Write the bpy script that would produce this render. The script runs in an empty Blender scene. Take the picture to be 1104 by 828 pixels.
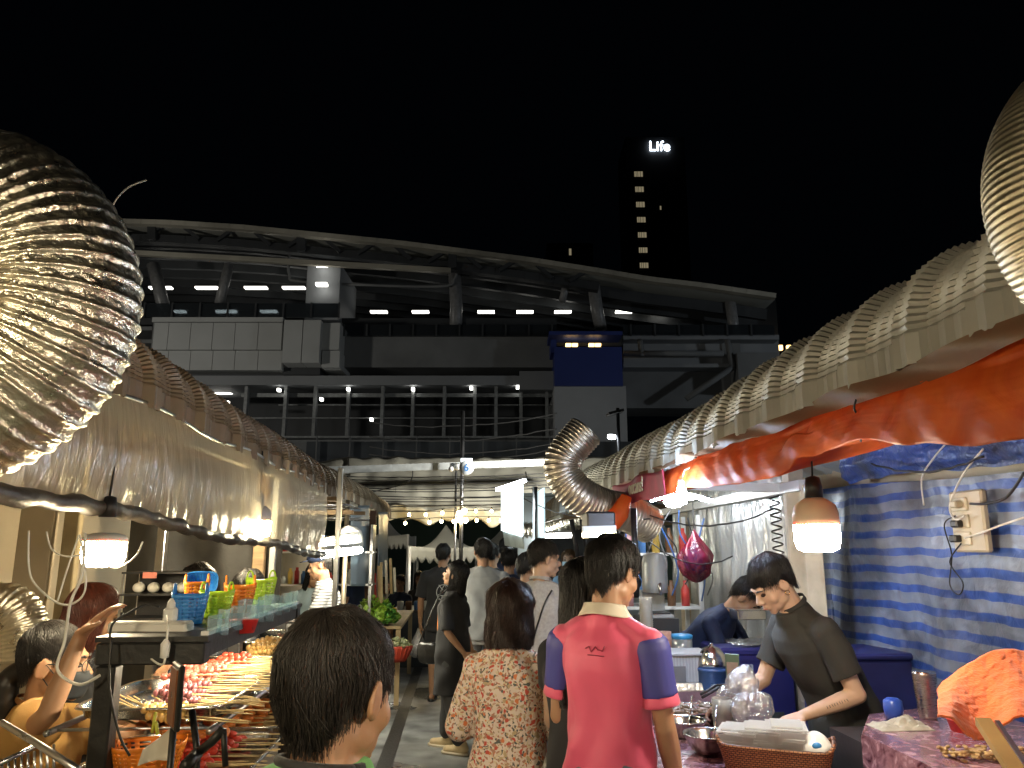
import bpy, math, random
import numpy as np
from mathutils import Vector, Matrix
from mathutils.bvhtree import BVHTree
random.seed(7); np.random.seed(7)
R = math.radians
SC = bpy.context.scene
COL = SC.collection
F = 830.0; CZ = 1.65; PITCH = R(12.0); YAW = R(3.78)
CAMR = Matrix.Rotation(-YAW, 3, 'Z') @ Matrix.Rotation(math.pi/2 + PITCH, 3, 'X')
# ---------------------------------------------------------------- camera
cd = bpy.data.cameras.new('camera'); cam = bpy.data.objects.new('camera', cd); COL.objects.link(cam)
cam.location = (0, 0, CZ); cam.rotation_euler = CAMR.to_euler()
cd.sensor_width = 36.0; cd.lens = F/1104*36.0; cd.clip_end = 2000; cd.clip_start = 0.05
SC.camera = cam
def ray(px, py): return CAMR @ Vector(((px-552)/F, (414-py)/F, -1.0))
def P(px, py, Y):
    d = ray(px, py); t = Y/d.y; return Vector((d.x*t, Y, CZ+d.z*t))
def PX(px, py, X):
    d = ray(px, py); t = X/d.x; return Vector((X, d.y*t, CZ+d.z*t))
RY = Matrix.Rotation(YAW, 3, 'Z')
def Q(px, py, D):                    # a point of the station's own frame, D metres in front of the facade line
    d = RY @ ray(px, py); t = D/d.y; return Vector((d.x*t, D, CZ+d.z*t))

# ---------------------------------------------------------------- materials
def nd(nt, t, **kw):
    n = nt.nodes.new(t)
    for k, v in kw.items(): setattr(n, k, v)
    return n
def newmat(name):
    m = bpy.data.materials.new(name); m.use_nodes = True
    nt = m.node_tree; b = nt.nodes['Principled BSDF']
    return m, nt, b
def c4(c): return (c[0], c[1], c[2], 1.0)
def tex_co(nt, scale=(1,1,1)):
    tc = nd(nt, 'ShaderNodeTexCoord'); mp = nd(nt, 'ShaderNodeMapping')
    mp.inputs['Scale'].default_value = scale
    nt.links.new(tc.outputs['Object'], mp.inputs['Vector']); return mp.outputs['Vector']
def bump(nt, b, h, strength, dist=0.01):
    bm = nd(nt, 'ShaderNodeBump'); bm.inputs['Strength'].default_value = strength; bm.inputs['Distance'].default_value = dist
    nt.links.new(h, bm.inputs['Height']); nt.links.new(bm.outputs['Normal'], b.inputs['Normal'])
def M(name, col, rough=.6, metal=0, var=.2, vs=6, bmp=0, bs=30, bd=.01, emit=None, es=0, trans=0, coat=0, sss=0, col2=None, st=(1,1,1), sheen=0, alpha=1):
    m, nt, b = newmat(name)
    v = tex_co(nt, st)
    n = nd(nt, 'ShaderNodeTexNoise'); n.inputs['Scale'].default_value = vs; n.inputs['Detail'].default_value = 5
    nt.links.new(v, n.inputs['Vector'])
    rp = nd(nt, 'ShaderNodeValToRGB'); e = rp.color_ramp.elements
    e[0].position = .3; e[1].position = .7
    if col2 is None: col2 = [min(1, x*(1+var)) for x in col]; c1 = [x*(1-var) for x in col]
    else: c1 = col
    e[0].color = c4(c1); e[1].color = c4(col2)
    nt.links.new(n.outputs['Fac'], rp.inputs['Fac']); nt.links.new(rp.outputs['Color'], b.inputs['Base Color'])
    b.inputs['Metallic'].default_value = metal
    mr = nd(nt, 'ShaderNodeMapRange'); mr.inputs['To Min'].default_value = max(0.02, rough-.1); mr.inputs['To Max'].default_value = min(1, rough+.1)
    nt.links.new(n.outputs['Fac'], mr.inputs['Value']); nt.links.new(mr.outputs['Result'], b.inputs['Roughness'])
    if bmp:
        n2 = nd(nt, 'ShaderNodeTexNoise'); n2.inputs['Scale'].default_value = bs; n2.inputs['Detail'].default_value = 6
        nt.links.new(v, n2.inputs['Vector']); bump(nt, b, n2.outputs['Fac'], bmp, bd)
    if emit: b.inputs['Emission Color'].default_value = c4(emit); b.inputs['Emission Strength'].default_value = es
    if trans: b.inputs['Transmission Weight'].default_value = trans
    if coat: b.inputs['Coat Weight'].default_value = coat; b.inputs['Coat Roughness'].default_value = .1
    if sss: b.inputs['Subsurface Weight'].default_value = sss; b.inputs['Subsurface Radius'].default_value = (.02,.008,.004); b.inputs['Subsurface Scale'].default_value = .5
    if sheen: b.inputs['Sheen Weight'].default_value = sheen
    if alpha < 1: b.inputs['Alpha'].default_value = alpha
    return m
def film(name, col, clear=.5, rough=.15, bmp=.5, bs=8, st=(1,1,1), lit=.5):
    m = bpy.data.materials.new(name); m.use_nodes = True; nt = m.node_tree; nt.nodes.clear()
    o = nd(nt, 'ShaderNodeOutputMaterial'); mix = nd(nt, 'ShaderNodeMixShader'); m2 = nd(nt, 'ShaderNodeMixShader')
    tr = nd(nt, 'ShaderNodeBsdfTransparent'); tl = nd(nt, 'ShaderNodeBsdfTranslucent'); gl = nd(nt, 'ShaderNodeBsdfGlossy')
    tr.inputs['Color'].default_value = c4([min(1,x*1.3) for x in col]); tl.inputs['Color'].default_value = c4(col)
    gl.inputs['Roughness'].default_value = rough; gl.inputs['Color'].default_value = (.9,.9,.9,1)
    v = tex_co(nt, st); n = nd(nt, 'ShaderNodeTexNoise'); n.inputs['Scale'].default_value = bs; n.inputs['Detail'].default_value = 4; n.inputs['Distortion'].default_value = .6
    nt.links.new(v, n.inputs['Vector'])
    bm = nd(nt, 'ShaderNodeBump'); bm.inputs['Strength'].default_value = bmp; bm.inputs['Distance'].default_value = .03
    nt.links.new(n.outputs['Fac'], bm.inputs['Height'])
    for s in (tl, gl): nt.links.new(bm.outputs['Normal'], s.inputs['Normal'])
    m2.inputs[0].default_value = 1-lit
    df = nd(nt, 'ShaderNodeBsdfDiffuse'); df.inputs['Color'].default_value = c4(col); nt.links.new(bm.outputs['Normal'], df.inputs['Normal'])
    m3 = nd(nt, 'ShaderNodeMixShader'); m3.inputs[0].default_value = .5; nt.links.new(tl.outputs[0], m3.inputs[1]); nt.links.new(df.outputs[0], m3.inputs[2])
    nt.links.new(m3.outputs[0], m2.inputs[1]); nt.links.new(gl.outputs[0], m2.inputs[2])
    mix.inputs[0].default_value = 1-clear
    nt.links.new(tr.outputs[0], mix.inputs[1]); nt.links.new(m2.outputs[0], mix.inputs[2])
    nt.links.new(mix.outputs[0], o.inputs['Surface'])
    return m
def glow(name, col, s, sample=True):
    m, nt, b = newmat(name); b.inputs['Base Color'].default_value = c4(col)
    b.inputs['Emission Color'].default_value = c4(col); b.inputs['Emission Strength'].default_value = s
    if not sample: m.cycles.emission_sampling = 'NONE'
    return m

# ---------------------------------------------------------------- mesh building
WM = {}
def tag(o, label=None, cat=None, group=None, kind=None):
    if label: o['label'] = label
    if cat: o['category'] = cat
    if group: o['group'] = group
    if kind: o['kind'] = kind
    return o
def T(name, label, cat, loc=(0,0,0), rz=0, group=None, rot=None):
    o = bpy.data.objects.new(name, None); COL.objects.link(o); o.empty_display_size = .1
    o.location = loc; o.rotation_euler = rot if rot else (0,0,rz)
    WM[o.name] = Matrix.Translation(Vector(loc)) @ o.rotation_euler.to_matrix().to_4x4()
    return tag(o, label, cat, group)
def PZ(px, py, z):
    d = ray(px, py); t = (z-CZ)/d.z; return Vector((d.x*t, d.y*t, z))
def frame(d, upv=Vector((0,0,1))):
    d = d.normalized()
    if abs(d.dot(upv)) > .98: upv = Vector((0,1,0))
    s = d.cross(upv).normalized(); u = s.cross(d).normalized(); return s, u
class MB:
    def __init__(self): self.v = []; self.f = []; self.mi = []; self.k = 0; self.sm = []
    def add(self, vs, fs, smooth=True, M4=None):
        b = len(self.v)
        for p in vs:
            p = Vector(p); self.v.append(M4 @ p if M4 is not None else p)
        for f in fs: self.f.append([b+i for i in f]); self.mi.append(self.k); self.sm.append(smooth)
        return self
    def box(self, c, s, rz=0, M4=None, bev=0):
        c = Vector(c); x, y, z = s[0]/2, s[1]/2, s[2]/2
        R3 = Matrix.Rotation(rz, 3, 'Z')
        if bev:
            b = min(bev, x*.9, y*.9, z*.9); pts = []
            # chamfered box: 24 verts
            idx = {}
            for sx in (-1,1):
                for sy in (-1,1):
                    for sz in (-1,1):
                        for a in range(3):
                            q = [sx*(x-b), sy*(y-b), sz*(z-b)]; q[a] = (sx,sy,sz)[a]*(x,y,z)[a]
                            idx[(sx,sy,sz,a)] = len(pts); pts.append(Vector(q))
            fs = []
            S = (-1,1)
            for a in range(3):
                o1, o2 = (a+1)%3, (a+2)%3
                for s0 in S:
                    def k(s1, s2, aa=a):
                        t = [0,0,0]; t[a] = s0; t[o1] = s1; t[o2] = s2; return idx[(t[0],t[1],t[2],aa)]
                    fs.append([k(-1,-1),k(1,-1),k(1,1),k(-1,1)] if s0 > 0 else [k(-1,-1),k(-1,1),k(1,1),k(1,-1)])
                for s1 in S:
                    for s2 in S:
                        t0 = [0,0,0]; t1 = [0,0,0]
                        t0[a] = -1; t1[a] = 1
                        for t in (t0, t1): t[o1] = s1; t[o2] = s2
                        q = [idx[(*t0,o1)], idx[(*t1,o1)], idx[(*t1,o2)], idx[(*t0,o2)]]
                        fs.append(q if s1*s2 < 0 else q[::-1])
            for sx in S:
                for sy in S:
                    for sz in S:
                        q = [idx[(sx,sy,sz,0)], idx[(sx,sy,sz,1)], idx[(sx,sy,sz,2)]]
                        fs.append(q if sx*sy*sz > 0 else q[::-1])
            vs = [R3 @ p + c for p in pts]
        else:
            vs = [R3 @ Vector((sx*x, sy*y, sz*z)) + c for sx in (-1,1) for sy in (-1,1) for sz in (-1,1)]
            fs = [(0,1,3,2),(4,6,7,5),(0,4,5,1),(2,3,7,6),(0,2,6,4),(1,5,7,3)]
        return self.add(vs, fs, False, M4)
    def bar(self, p0, p1, w, h, upv=Vector((0,0,1))):
        p0, p1 = Vector(p0), Vector(p1); s, u = frame(p1-p0, upv)
        vs = [p + s*a*w/2 + u*b*h/2 for p in (p0, p1) for a, b in ((-1,-1),(1,-1),(1,1),(-1,1))]
        return self.add(vs, [(0,1,2,3),(7,6,5,4),(0,4,5,1),(1,5,6,2),(2,6,7,3),(3,7,4,0)], False)
    def tube(self, pts, r, n=8, cap=True, smooth=True):
        pts = [Vector(p) for p in pts]; L = len(pts); vs = []; s = None
        for i, p in enumerate(pts):
            d = (pts[min(i+1,L-1)] - pts[max(i-1,0)]).normalized()
            if s is None: s, u = frame(d)
            else:
                s = (s - d*s.dot(d)).normalized(); u = s.cross(d)
            rr = r[i] if isinstance(r, (list, tuple)) else r
            for k in range(n):
                a = 2*math.pi*k/n; vs.append(p + (s*math.cos(a) + u*math.sin(a))*rr)
        fs = [(i*n+k, i*n+(k+1)%n, (i+1)*n+(k+1)%n, (i+1)*n+k) for i in range(L-1) for k in range(n)]
        if cap: fs += [tuple(range(n))[::-1], tuple((L-1)*n+k for k in range(n))]
        return self.add(vs, fs, smooth)
    def lathe(self, prof, c=(0,0,0), n=24, M4=None, axis=None):
        c = Vector(c); vs = []
        for r, z in prof:
            for k in range(n):
                a = 2*math.pi*k/n; vs.append(Vector((r*math.cos(a), r*math.sin(a), z)))
        if axis is not None:
            s, u = frame(Vector(axis)); d = Vector(axis).normalized(); mm = Matrix((s, u, d)).transposed()
            vs = [mm @ p for p in vs]
        vs = [p + c for p in vs]
        fs = [(i*n+k, i*n+(k+1)%n, (i+1)*n+(k+1)%n, (i+1)*n+k) for i in range(len(prof)-1) for k in range(n)]
        if prof[0][0] > 1e-5: fs.append(tuple(range(n))[::-1])
        if prof[-1][0] > 1e-5 : fs.append(tuple((len(prof)-1)*n+k for k in range(n)))
        return self.add(vs, fs, True, M4)
    def shell(self, prof, c=(0,0,0), n=24):        # lathe without end caps
        c = Vector(c); vs = [c + Vector((r*math.cos(2*math.pi*k/n), r*math.sin(2*math.pi*k/n), z)) for r, z in prof for k in range(n)]
        return self.add(vs, [(i*n+k, i*n+(k+1)%n, (i+1)*n+(k+1)%n, (i+1)*n+k) for i in range(len(prof)-1) for k in range(n)])
    def grid(self, nu, nv, fn, smooth=True, close=False):
        vs = [fn(i/(nu-1), j/(nv-1)) for i in range(nu) for j in range(nv)]
        fs = [(i*nv+j, (i+1)*nv+j, (i+1)*nv+j+1, i*nv+j+1) for i in range(nu-1) for j in range(nv-1)]
        return self.add(vs, fs, smooth)
    def ell(self, c, r, Rm=None, n=14, m=9):
        c = Vector(c); vs = []
        for i in range(1, m):
            t = math.pi*i/m
            for k in range(n):
                a = 2*math.pi*k/n; vs.append(Vector((r[0]*math.sin(t)*math.cos(a), r[1]*math.sin(t)*math.sin(a), r[2]*math.cos(t))))
        vs += [Vector((0,0,r[2])), Vector((0,0,-r[2]))]
        if Rm is not None: vs = [Rm @ p for p in vs]
        vs = [p + c for p in vs]; a0 = len(vs)-2
        fs = [(i*n+k, (i+1)*n+k, (i+1)*n+(k+1)%n, i*n+(k+1)%n) for i in range(m-2) for k in range(n)]
        fs += [(a0, k, (k+1)%n) for k in range(n)] + [(a0+1, (m-2)*n+(k+1)%n, (m-2)*n+k) for k in range(n)]
        return self.add(vs, fs)
    def cap(self, p0, r0, p1, r1, n=12):           # tapered capsule
        p0, p1 = Vector(p0), Vector(p1); d = (p1-p0)
        if d.length < 1e-5: return self.ell(p0, (r0,)*3)
        d.normalize(); pts = []; rs = []
        for a in (-80,-60,-35,-10): pts.append(p0 + d*r0*math.sin(R(a))); rs.append(r0*math.cos(R(a)))
        for a in (10,35,60,80): pts.append(p1 + d*r1*math.sin(R(a))); rs.append(r1*math.cos(R(a)))
        return self.tube(pts, rs, n)
    def cone(self, p0, r0, p1, r1, n=20):          # round start, flat end
        p0, p1 = Vector(p0), Vector(p1); d = (p1-p0).normalized(); pts = []; rs = []
        for g in (-80,-55,-25): pts.append(p0 + d*r0*math.sin(R(g))); rs.append(r0*math.cos(R(g)))
        pts += [p0.lerp(p1,.02), p0.lerp(p1,.5), p1]; rs += [r0, (r0+r1)/2, r1]
        return self.tube(pts, rs, n)
    def loft(self, secs, n=22):                    # (centre, rx, ry, frame matrix or None)
        vs = []
        for c, rx, ry, fm in secs:
            for k in range(n):
                a = 2*math.pi*k/n; ca, sa = math.cos(a), math.sin(a)
                e = .85
                q = Vector((rx*math.copysign(abs(ca)**e, ca), ry*math.copysign(abs(sa)**e, sa), 0))
                if fm is not None: q = fm @ q
                vs.append(Vector(c) + q)
        L = len(secs)
        fs = [(i*n+k, i*n+(k+1)%n, (i+1)*n+(k+1)%n, (i+1)*n+k) for i in range(L-1) for k in range(n)]
        fs += [tuple(range(n))[::-1], tuple((L-1)*n+k for k in range(n))]
        return self.add(vs, fs)
    def build(self, name, mats, parent=None, label=None, cat=None, group=None, kind=None, local=False, thick=0, sub=0, remesh=0, smooth=4, disp=None, origin=None):
        me = bpy.data.meshes.new(name)
        vs = self.v
        if parent is not None and not local:
            inv = WM[parent.name].inverted(); vs = [inv @ p for p in vs]
        off = None
        if parent is None and kind != 'structure':
            if origin is not None: off = Vector(origin)
            else:
                a = np.array([p[:] for p in vs]); lo, hi = a.min(0), a.max(0)
                off = Vector(((lo[0]+hi[0])/2, (lo[1]+hi[1])/2, lo[2]))
            vs = [p-off for p in vs]
        me.from_pydata([p[:] for p in vs], [], self.f); me.update()
        for p, s, k in zip(me.polygons, self.sm, self.mi): p.use_smooth = s; p.material_index = k
        if not isinstance(mats, (list, tuple)): mats = [mats]
        o = bpy.data.objects.new(name, me)
        COL.objects.link(o)
        if remesh:
            md = o.modifiers.new('r', 'REMESH'); md.mode = 'VOXEL'; md.voxel_size = remesh; md.use_smooth_shade = True
            if smooth: ms = o.modifiers.new('s', 'SMOOTH'); ms.factor = .5; ms.iterations = smooth
        if thick: mt = o.modifiers.new('t', 'SOLIDIFY'); mt.thickness = thick; mt.offset = 0
        if sub: ms = o.modifiers.new('u', 'SUBSURF'); ms.levels = sub; ms.render_levels = sub
        if o.modifiers:
            dg = bpy.context.evaluated_depsgraph_get(); dg.update()
            m2 = bpy.data.meshes.new_from_object(o.evaluated_get(dg)); o.modifiers.clear(); o.data = m2; bpy.data.meshes.remove(me); me = m2
            if remesh:
                for p in me.polygons: p.use_smooth = True
        if disp:
            n = len(me.vertices); co = np.empty(n*3); me.vertices.foreach_get('co', co); co = co.reshape(-1,3)
            no = np.empty(n*3); me.vertices.foreach_get('normal', no); no = no.reshape(-1,3)
            co = co + no*disp(co)[:,None]; me.vertices.foreach_set('co', co.ravel()); me.update()
        me.materials.clear()
        for m in mats: me.materials.append(m)
        if parent is not None: o.parent = parent
        elif off is not None: o.location = off
        WM[o.name] = (WM[parent.name] if parent is not None else Matrix.Translation(off if off else Vector()))
        return tag(o, label, cat, group, kind)
def copy_tree(o, parent=None):
    c = o.copy(); COL.objects.link(c)
    if parent is not None: c.parent = parent
    for ch in [x for x in bpy.data.objects if x.parent == o]: copy_tree(ch, c)
    return c
def text(s, size, mat, parent, M4, ext=.002, name='lettering', align='CENTER', off=0):
    cu = bpy.data.curves.new(name, 'FONT'); cu.body = s; cu.size = size; cu.extrude = ext; cu.align_x = align; cu.align_y = 'CENTER'
    cu.materials.append(mat); cu.offset = off; o = bpy.data.objects.new(name, cu); COL.objects.link(o)
    dg = bpy.context.evaluated_depsgraph_get(); dg.update(); me = bpy.data.meshes.new_from_object(o.evaluated_get(dg)); bpy.data.objects.remove(o)
    o = bpy.data.objects.new(name, me); COL.objects.link(o); me.materials.clear(); me.materials.append(mat)
    o.parent = parent; o.matrix_local = WM[parent.name].inverted() @ M4
    return o
def wob(co, k, seed=0, n=5):                       # smooth pseudo-noise on a point array
    rg = np.random.RandomState(seed); o = np.zeros(len(co))
    for i in range(n):
        d = rg.normal(size=3); d /= np.linalg.norm(d); o += np.sin(co @ (d*k*(.6+.8*rg.rand())) + rg.rand()*6.28)
    return o/n
def nz(x, y, z=0, s=0): 
    return (math.sin(1.7*x+2.3*y+s)+math.sin(3.1*x-1.9*y+z*2.1+s*2)+math.sin(5.3*y+2.7*z+1.3*s)+math.sin(4.1*x+6.1*z-s))/4
def cat_wire(a, b, sag, n=14, wob_=0):
    a, b = Vector(a), Vector(b)
    return [a.lerp(b, t/n) + Vector((random.uniform(-1,1)*wob_, 0, -sag*4*(t/n)*(1-t/n) + random.uniform(-1,1)*wob_)) for t in range(n+1)]
def spline(pts, per=8):
    pts = [Vector(p) for p in pts]; o = []
    for i in range(len(pts)-1):
        p0, p1, p2, p3 = pts[max(i-1,0)], pts[i], pts[i+1], pts[min(i+2,len(pts)-1)]
        for k in range(per):
            t = k/per; o.append(.5*((2*p1)+(p2-p0)*t+(2*p0-5*p1+4*p2-p3)*t*t+(3*p1-p0-3*p2+p3)*t**3))
    o.append(pts[-1]); return o
def resample(pts, step):
    out = [pts[0].copy()]; acc = 0
    for i in range(len(pts)-1):
        a, b = pts[i], pts[i+1]; L = (b-a).length
        while acc + L >= step and L > 1e-9:
            t = (step-acc)/L; a = a.lerp(b, t); out.append(a.copy()); L = (b-a).length; acc = 0
        acc += L
    return out
def duct(pts, r, pitch, ribh, crum, mat, name='exhaust_duct', parent=None, seg=64, seed=1, **kw):
    K_ = 9 if pitch > .02 else 6
    pts = resample([Vector(p) for p in pts], pitch/K_); m = MB(); n = seg; vs = []; s = None
    L = len(pts)
    for i, p in enumerate(pts):
        d = (pts[min(i+1,L-1)] - pts[max(i-1,0)]).normalized()
        if s is None: s, u = frame(d)
        else: s = (s - d*s.dot(d)).normalized(); u = s.cross(d)
        ph = (i%K_)
        base = {0:1,1:.45}.get(min(ph,K_-ph), -.25-.25*math.sin(math.pi*ph/K_))
        for k in range(n):
            a = 2*math.pi*k/n
            q = (s*math.cos(a)+u*math.sin(a))
            w = 0
            if ph: 
                w = crum*(nz(p.x*60+q.x*9+seed, p.y*60+q.y*9, p.z*60+q.z*9, seed) + .7*nz(q.x*23+i*.8, q.y*25+i*.3, q.z*21, i*.37+seed))
            vs.append(p + q*(r + ribh*base + w))
    fs = [(i*n+k, i*n+(k+1)%n, (i+1)*n+(k+1)%n, (i+1)*n+k) for i in range(L-1) for k in range(n)]
    m.add(vs, fs)
    return m.build(name, mat, parent, thick=.002, **kw)
# ================================================================ world, night sky
W = bpy.data.worlds.new('World'); SC.world = W; W.use_nodes = True
bg = W.node_tree.nodes['Background']; bg.inputs['Color'].default_value = (.35,.5,.8,1); bg.inputs['Strength'].default_value = .0007
SC.view_settings.view_transform = 'Standard'; SC.view_settings.look = 'None'; SC.view_settings.exposure = 0.62; SC.view_settings.gamma = 1
SC.cycles.use_denoising = True; SC.cycles.sample_clamp_indirect = 4; SC.cycles.sample_clamp_direct = 0
SC.cycles.max_bounces = 6; SC.cycles.transparent_max_bounces = 16; SC.cycles.caustics_reflective = False; SC.cycles.caustics_refractive = False
SC.cycles.use_light_tree = True
# ================================================================ materials
white_paint = M('white_paint', (.7,.7,.68), .5, var=.08)
steel = M('steel', (.55,.55,.56), .3, 1, var=.15, bmp=.05)
darkmetal = M('dark_metal', (.03,.03,.035), .45, .3, var=.3, bmp=.1)
black_plastic = M('black_plastic', (.02,.02,.022), .4)
wood = M('wood', (.36,.24,.13), .6, var=.3, vs=3, st=(1,1,8), bmp=.2)
beige_ply = M('beige_plywood', (.50,.42,.29), .7, var=.18, vs=2, bmp=.15, bs=12)
wire_w = M('white_wire', (.75,.73,.66), .5, var=.05)
wire_b = M('black_wire', (.02,.02,.02), .5)
wire_g = M('grey_wire', (.12,.12,.12), .5)
foil = M('foil', (.80,.75,.62), .30, 1, var=.12, vs=20, bmp=.75, bs=42, bd=.010)
foil_f = M('fine_foil', (.86,.78,.60), .42, 1, var=.12, vs=6, bmp=.2, bs=60)
foil_d = M('dull_foil', (.66,.6,.52), .38, 1, var=.2, vs=8, bmp=.35, bs=40)
# ================================================================ ground
def ground_mat():
    m, nt, b = newmat('wet_concrete'); v = tex_co(nt)
    n1 = nd(nt,'ShaderNodeTexNoise'); n1.inputs['Scale'].default_value = .9; n1.inputs['Detail'].default_value = 8
    n2 = nd(nt,'ShaderNodeTexNoise'); n2.inputs['Scale'].default_value = 4; n2.inputs['Detail'].default_value = 10; n2.inputs['Roughness'].default_value = .45
    for n in (n1,n2): nt.links.new(v, n.inputs['Vector'])
    mx = nd(nt,'ShaderNodeMath', operation='MULTIPLY'); nt.links.new(n1.outputs['Fac'], mx.inputs[0]); nt.links.new(n2.outputs['Fac'], mx.inputs[1])
    rp = nd(nt,'ShaderNodeValToRGB'); e = rp.color_ramp.elements
    e[0].position=.10; e[0].color=(.06,.06,.06,1); e[1].position=.45; e[1].color=(.36,.37,.37,1)
    nt.links.new(mx.outputs[0], rp.inputs[0]); nt.links.new(rp.outputs[0], b.inputs['Base Color'])
    r2 = nd(nt,'ShaderNodeMapRange'); r2.inputs['From Min'].default_value=.35; r2.inputs['From Max'].default_value=.6; r2.inputs['To Min'].default_value=.22; r2.inputs['To Max'].default_value=.75
    nt.links.new(n1.outputs['Fac'], r2.inputs['Value']); nt.links.new(r2.outputs[0], b.inputs['Roughness'])
    bump(nt, b, n2.outputs['Fac'], .25, .01); return m
gm = MB(); gm.add([(-400,-60,0),(400,-60,0),(400,600,0),(-400,600,0)], [(0,1,2,3)], False)
gm.build('ground', ground_mat(), kind='structure')
m = MB()   # expansion strips / drain cover line in the alley
m.add([(-.62,2,.004),(-.5,2,.004),(-.5,30,.004),(-.62,30,.004)], [(0,1,2,3)], False)
m.build('drain_channel', M('drain_grate', (.05,.05,.05), .5, .4, bmp=.6, bs=60), kind='structure')

# ================================================================ elevated station (own frame: u right, D away, z up)
SF = T('station_building', 'huge elevated train station with curved dark roof and lit platform behind the tents', 'station', (0,0,0), -YAW)
panel_m = M('station_panel', (.42,.43,.42), .5, var=.06, vs=.6)
conc_m = M('station_concrete', (.16,.165,.165), .8, var=.2, vs=.5, bmp=.1, bs=3)
dark_m = M('station_dark', (.03,.033,.036), .6, var=.3, vs=.4)
roofu_m = M('station_roof_soffit', (.16,.16,.14), .6, var=.15, vs=.3)
gold_m = M('station_fascia', (.48,.45,.37), .45, .3, var=.35, vs=.25)
blue_m = M('blue_cladding', (.022,.04,.19), .5, var=.1, vs=.5)
glass_m = film('platform_glass', (.25,.28,.3), .55, .05, .05, 2, lit=.3)
lamp_m = glow('platform_tube_light', (1,.97,.88), 3.0)
lamp_warm = glow('warm_room_light', (1,.62,.22), 3)
lamp_spot = glow('concourse_spotlight', (1,.98,.9), 4)
def qb(m, x0, y0, x1, y1, D, dep, bev=0):
    ym = (y0+y1)/2; u0 = Q(x0,ym,D).x; u1 = Q(x1,ym,D).x; z1 = Q((x0+x1)/2,y0,D).z; z0 = Q((x0+x1)/2,y1,D).z
    return m.box(((u0+u1)/2, D+dep/2, (z0+z1)/2), (u1-u0, dep, z1-z0))
def qpart(name, mat, rects, parent=SF, kind=None):
    m = MB()
    for r in rects: qb(m, *r)
    return m.build(name, mat, parent, local=True, kind=kind)
rl = [(60,236),(110,236),(180,238),(260,243),(350,252),(430,260),(500,269),(570,278),(640,289),(700,299),(760,306),(836,317)]
def rz_(px):
    for a, b in zip(rl, rl[1:]):
        if px <= b[0]: t = (px-a[0])/(b[0]-a[0]); return a[1]+(b[1]-a[1])*t
    return rl[-1][1]
pxs = [40+ i*(836-40)/50 for i in range(51)]
def curve_beam(m, off, h, D, dep, x0=40, x1=836):
    for a, b in zip(pxs, pxs[1:]):
        if a < x0-1 or b > x1+9: continue
        pa, pb = Q(a, rz_(a)+off+h/2, D), Q(b, rz_(b)+off+h/2, D); hh = Q(a, rz_(a)+off, D).z - Q(a, rz_(a)+off+h, D).z
        m.bar(pa+Vector((0,dep/2,0)), pb+Vector((.05,dep/2,0)), dep, hh)
m = MB(); curve_beam(m, -1, 5, 44.8, .5); m.build('roof_fascia', gold_m, SF, local=True)
m = MB()
def zroof(px): return Q(px, rz_(px)+2, 45).z
m.grid(51, 8, lambda i,j: Vector((Q(pxs[min(50,int(i*50+.5))], 300, 45).x, 45.3+17*j, zroof(pxs[min(50,int(i*50+.5))]) - .0*j)))
m.build('roof_soffit', roofu_m, SF, local=True, thick=.3)
m = MB()
for k in range(1, 9):
    D = 45.3+k*1.9; zz = 45/D
    for a, b in zip(pxs, pxs[1:]):
        m.bar(Vector((Q(a,300,45).x, D, zroof(a)-.55)), Vector((Q(b,300,45).x+.02, D, zroof(b)-.55)), .35, .7)
m.build('roof_purlin', dark_m, SF, local=True, kind='stuff')
m = MB(); curve_beam(m, 15, 8, 45.5, .6, 40, 640)
m.build('truss_chord', dark_m, SF, local=True)
m = MB()
for i, px in enumerate(range(120, 640, 38)):
    if i%2 == 0: a, b = (px, rz_(px)+4), (px+19, rz_(px+19)+18)
    else: a, b = (px, rz_(px)+18), (px+19, rz_(px+19)+4)
    m.bar(Q(*a,45.4), Q(*b,45.4), .22, .22)
for px in (165, 325, 488): m.bar(Q(px, rz_(px)+3, 45.45), Q(px, rz_(px)+22, 45.45), .5, .5, Vector((0,1,0)))
m.build('truss_web', dark_m, SF, local=True, kind='stuff')
m = MB()
for a, b in zip(pxs, pxs[1:]):
    if b > 500: break
    ya = 268+ (a-110)*(291-268)/390 *.95; yb = 268+(b-110)*(291-268)/390*.95
    m.bar(Q(a, ya+3, 45.2), Q(b+.3, yb+3, 45.2), .3, .3)
m.build('gold_gutter', gold_m, SF, local=True)
# columns and struts
for pts, w in (([(490,295),(492,330),(491,362)], .5), ([(638,292),(643,330),(648,356)], .5), ([(786,318),(790,345),(792,362)], .45), ([(612,300),(606,325)], .3), ([(165,285),(180,345)], .5), ([(247,285),(236,330)],.4)):
    m = MB(); m.tube([Q(x,y,47) for x,y in pts], w*.8, 10); m.build('roof_column', M('column_grey',(.2,.2,.2),.4) if 'colg' not in globals() else colg, SF, local=True)
qpart('stair_core', M('core_grey', (.22,.23,.24), .6, var=.1, vs=.4), [(330,284,366,345,46,5)])
m = MB(); m.tube([Q(x,y,46.5) for x,y in spline([(312,272),(312,296),(330,304),(470,309),(490,300),(492,290)],5)], .09, 6); m.build('rain_pipe', conc_m, SF, local=True)
qpart('back_wall', dark_m, [(100,322,840,420,61,1)])
qpart('platform_deck', dark_m, [(110,343,600,350,47,14),(600,362,840,368,47,14)])
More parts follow.
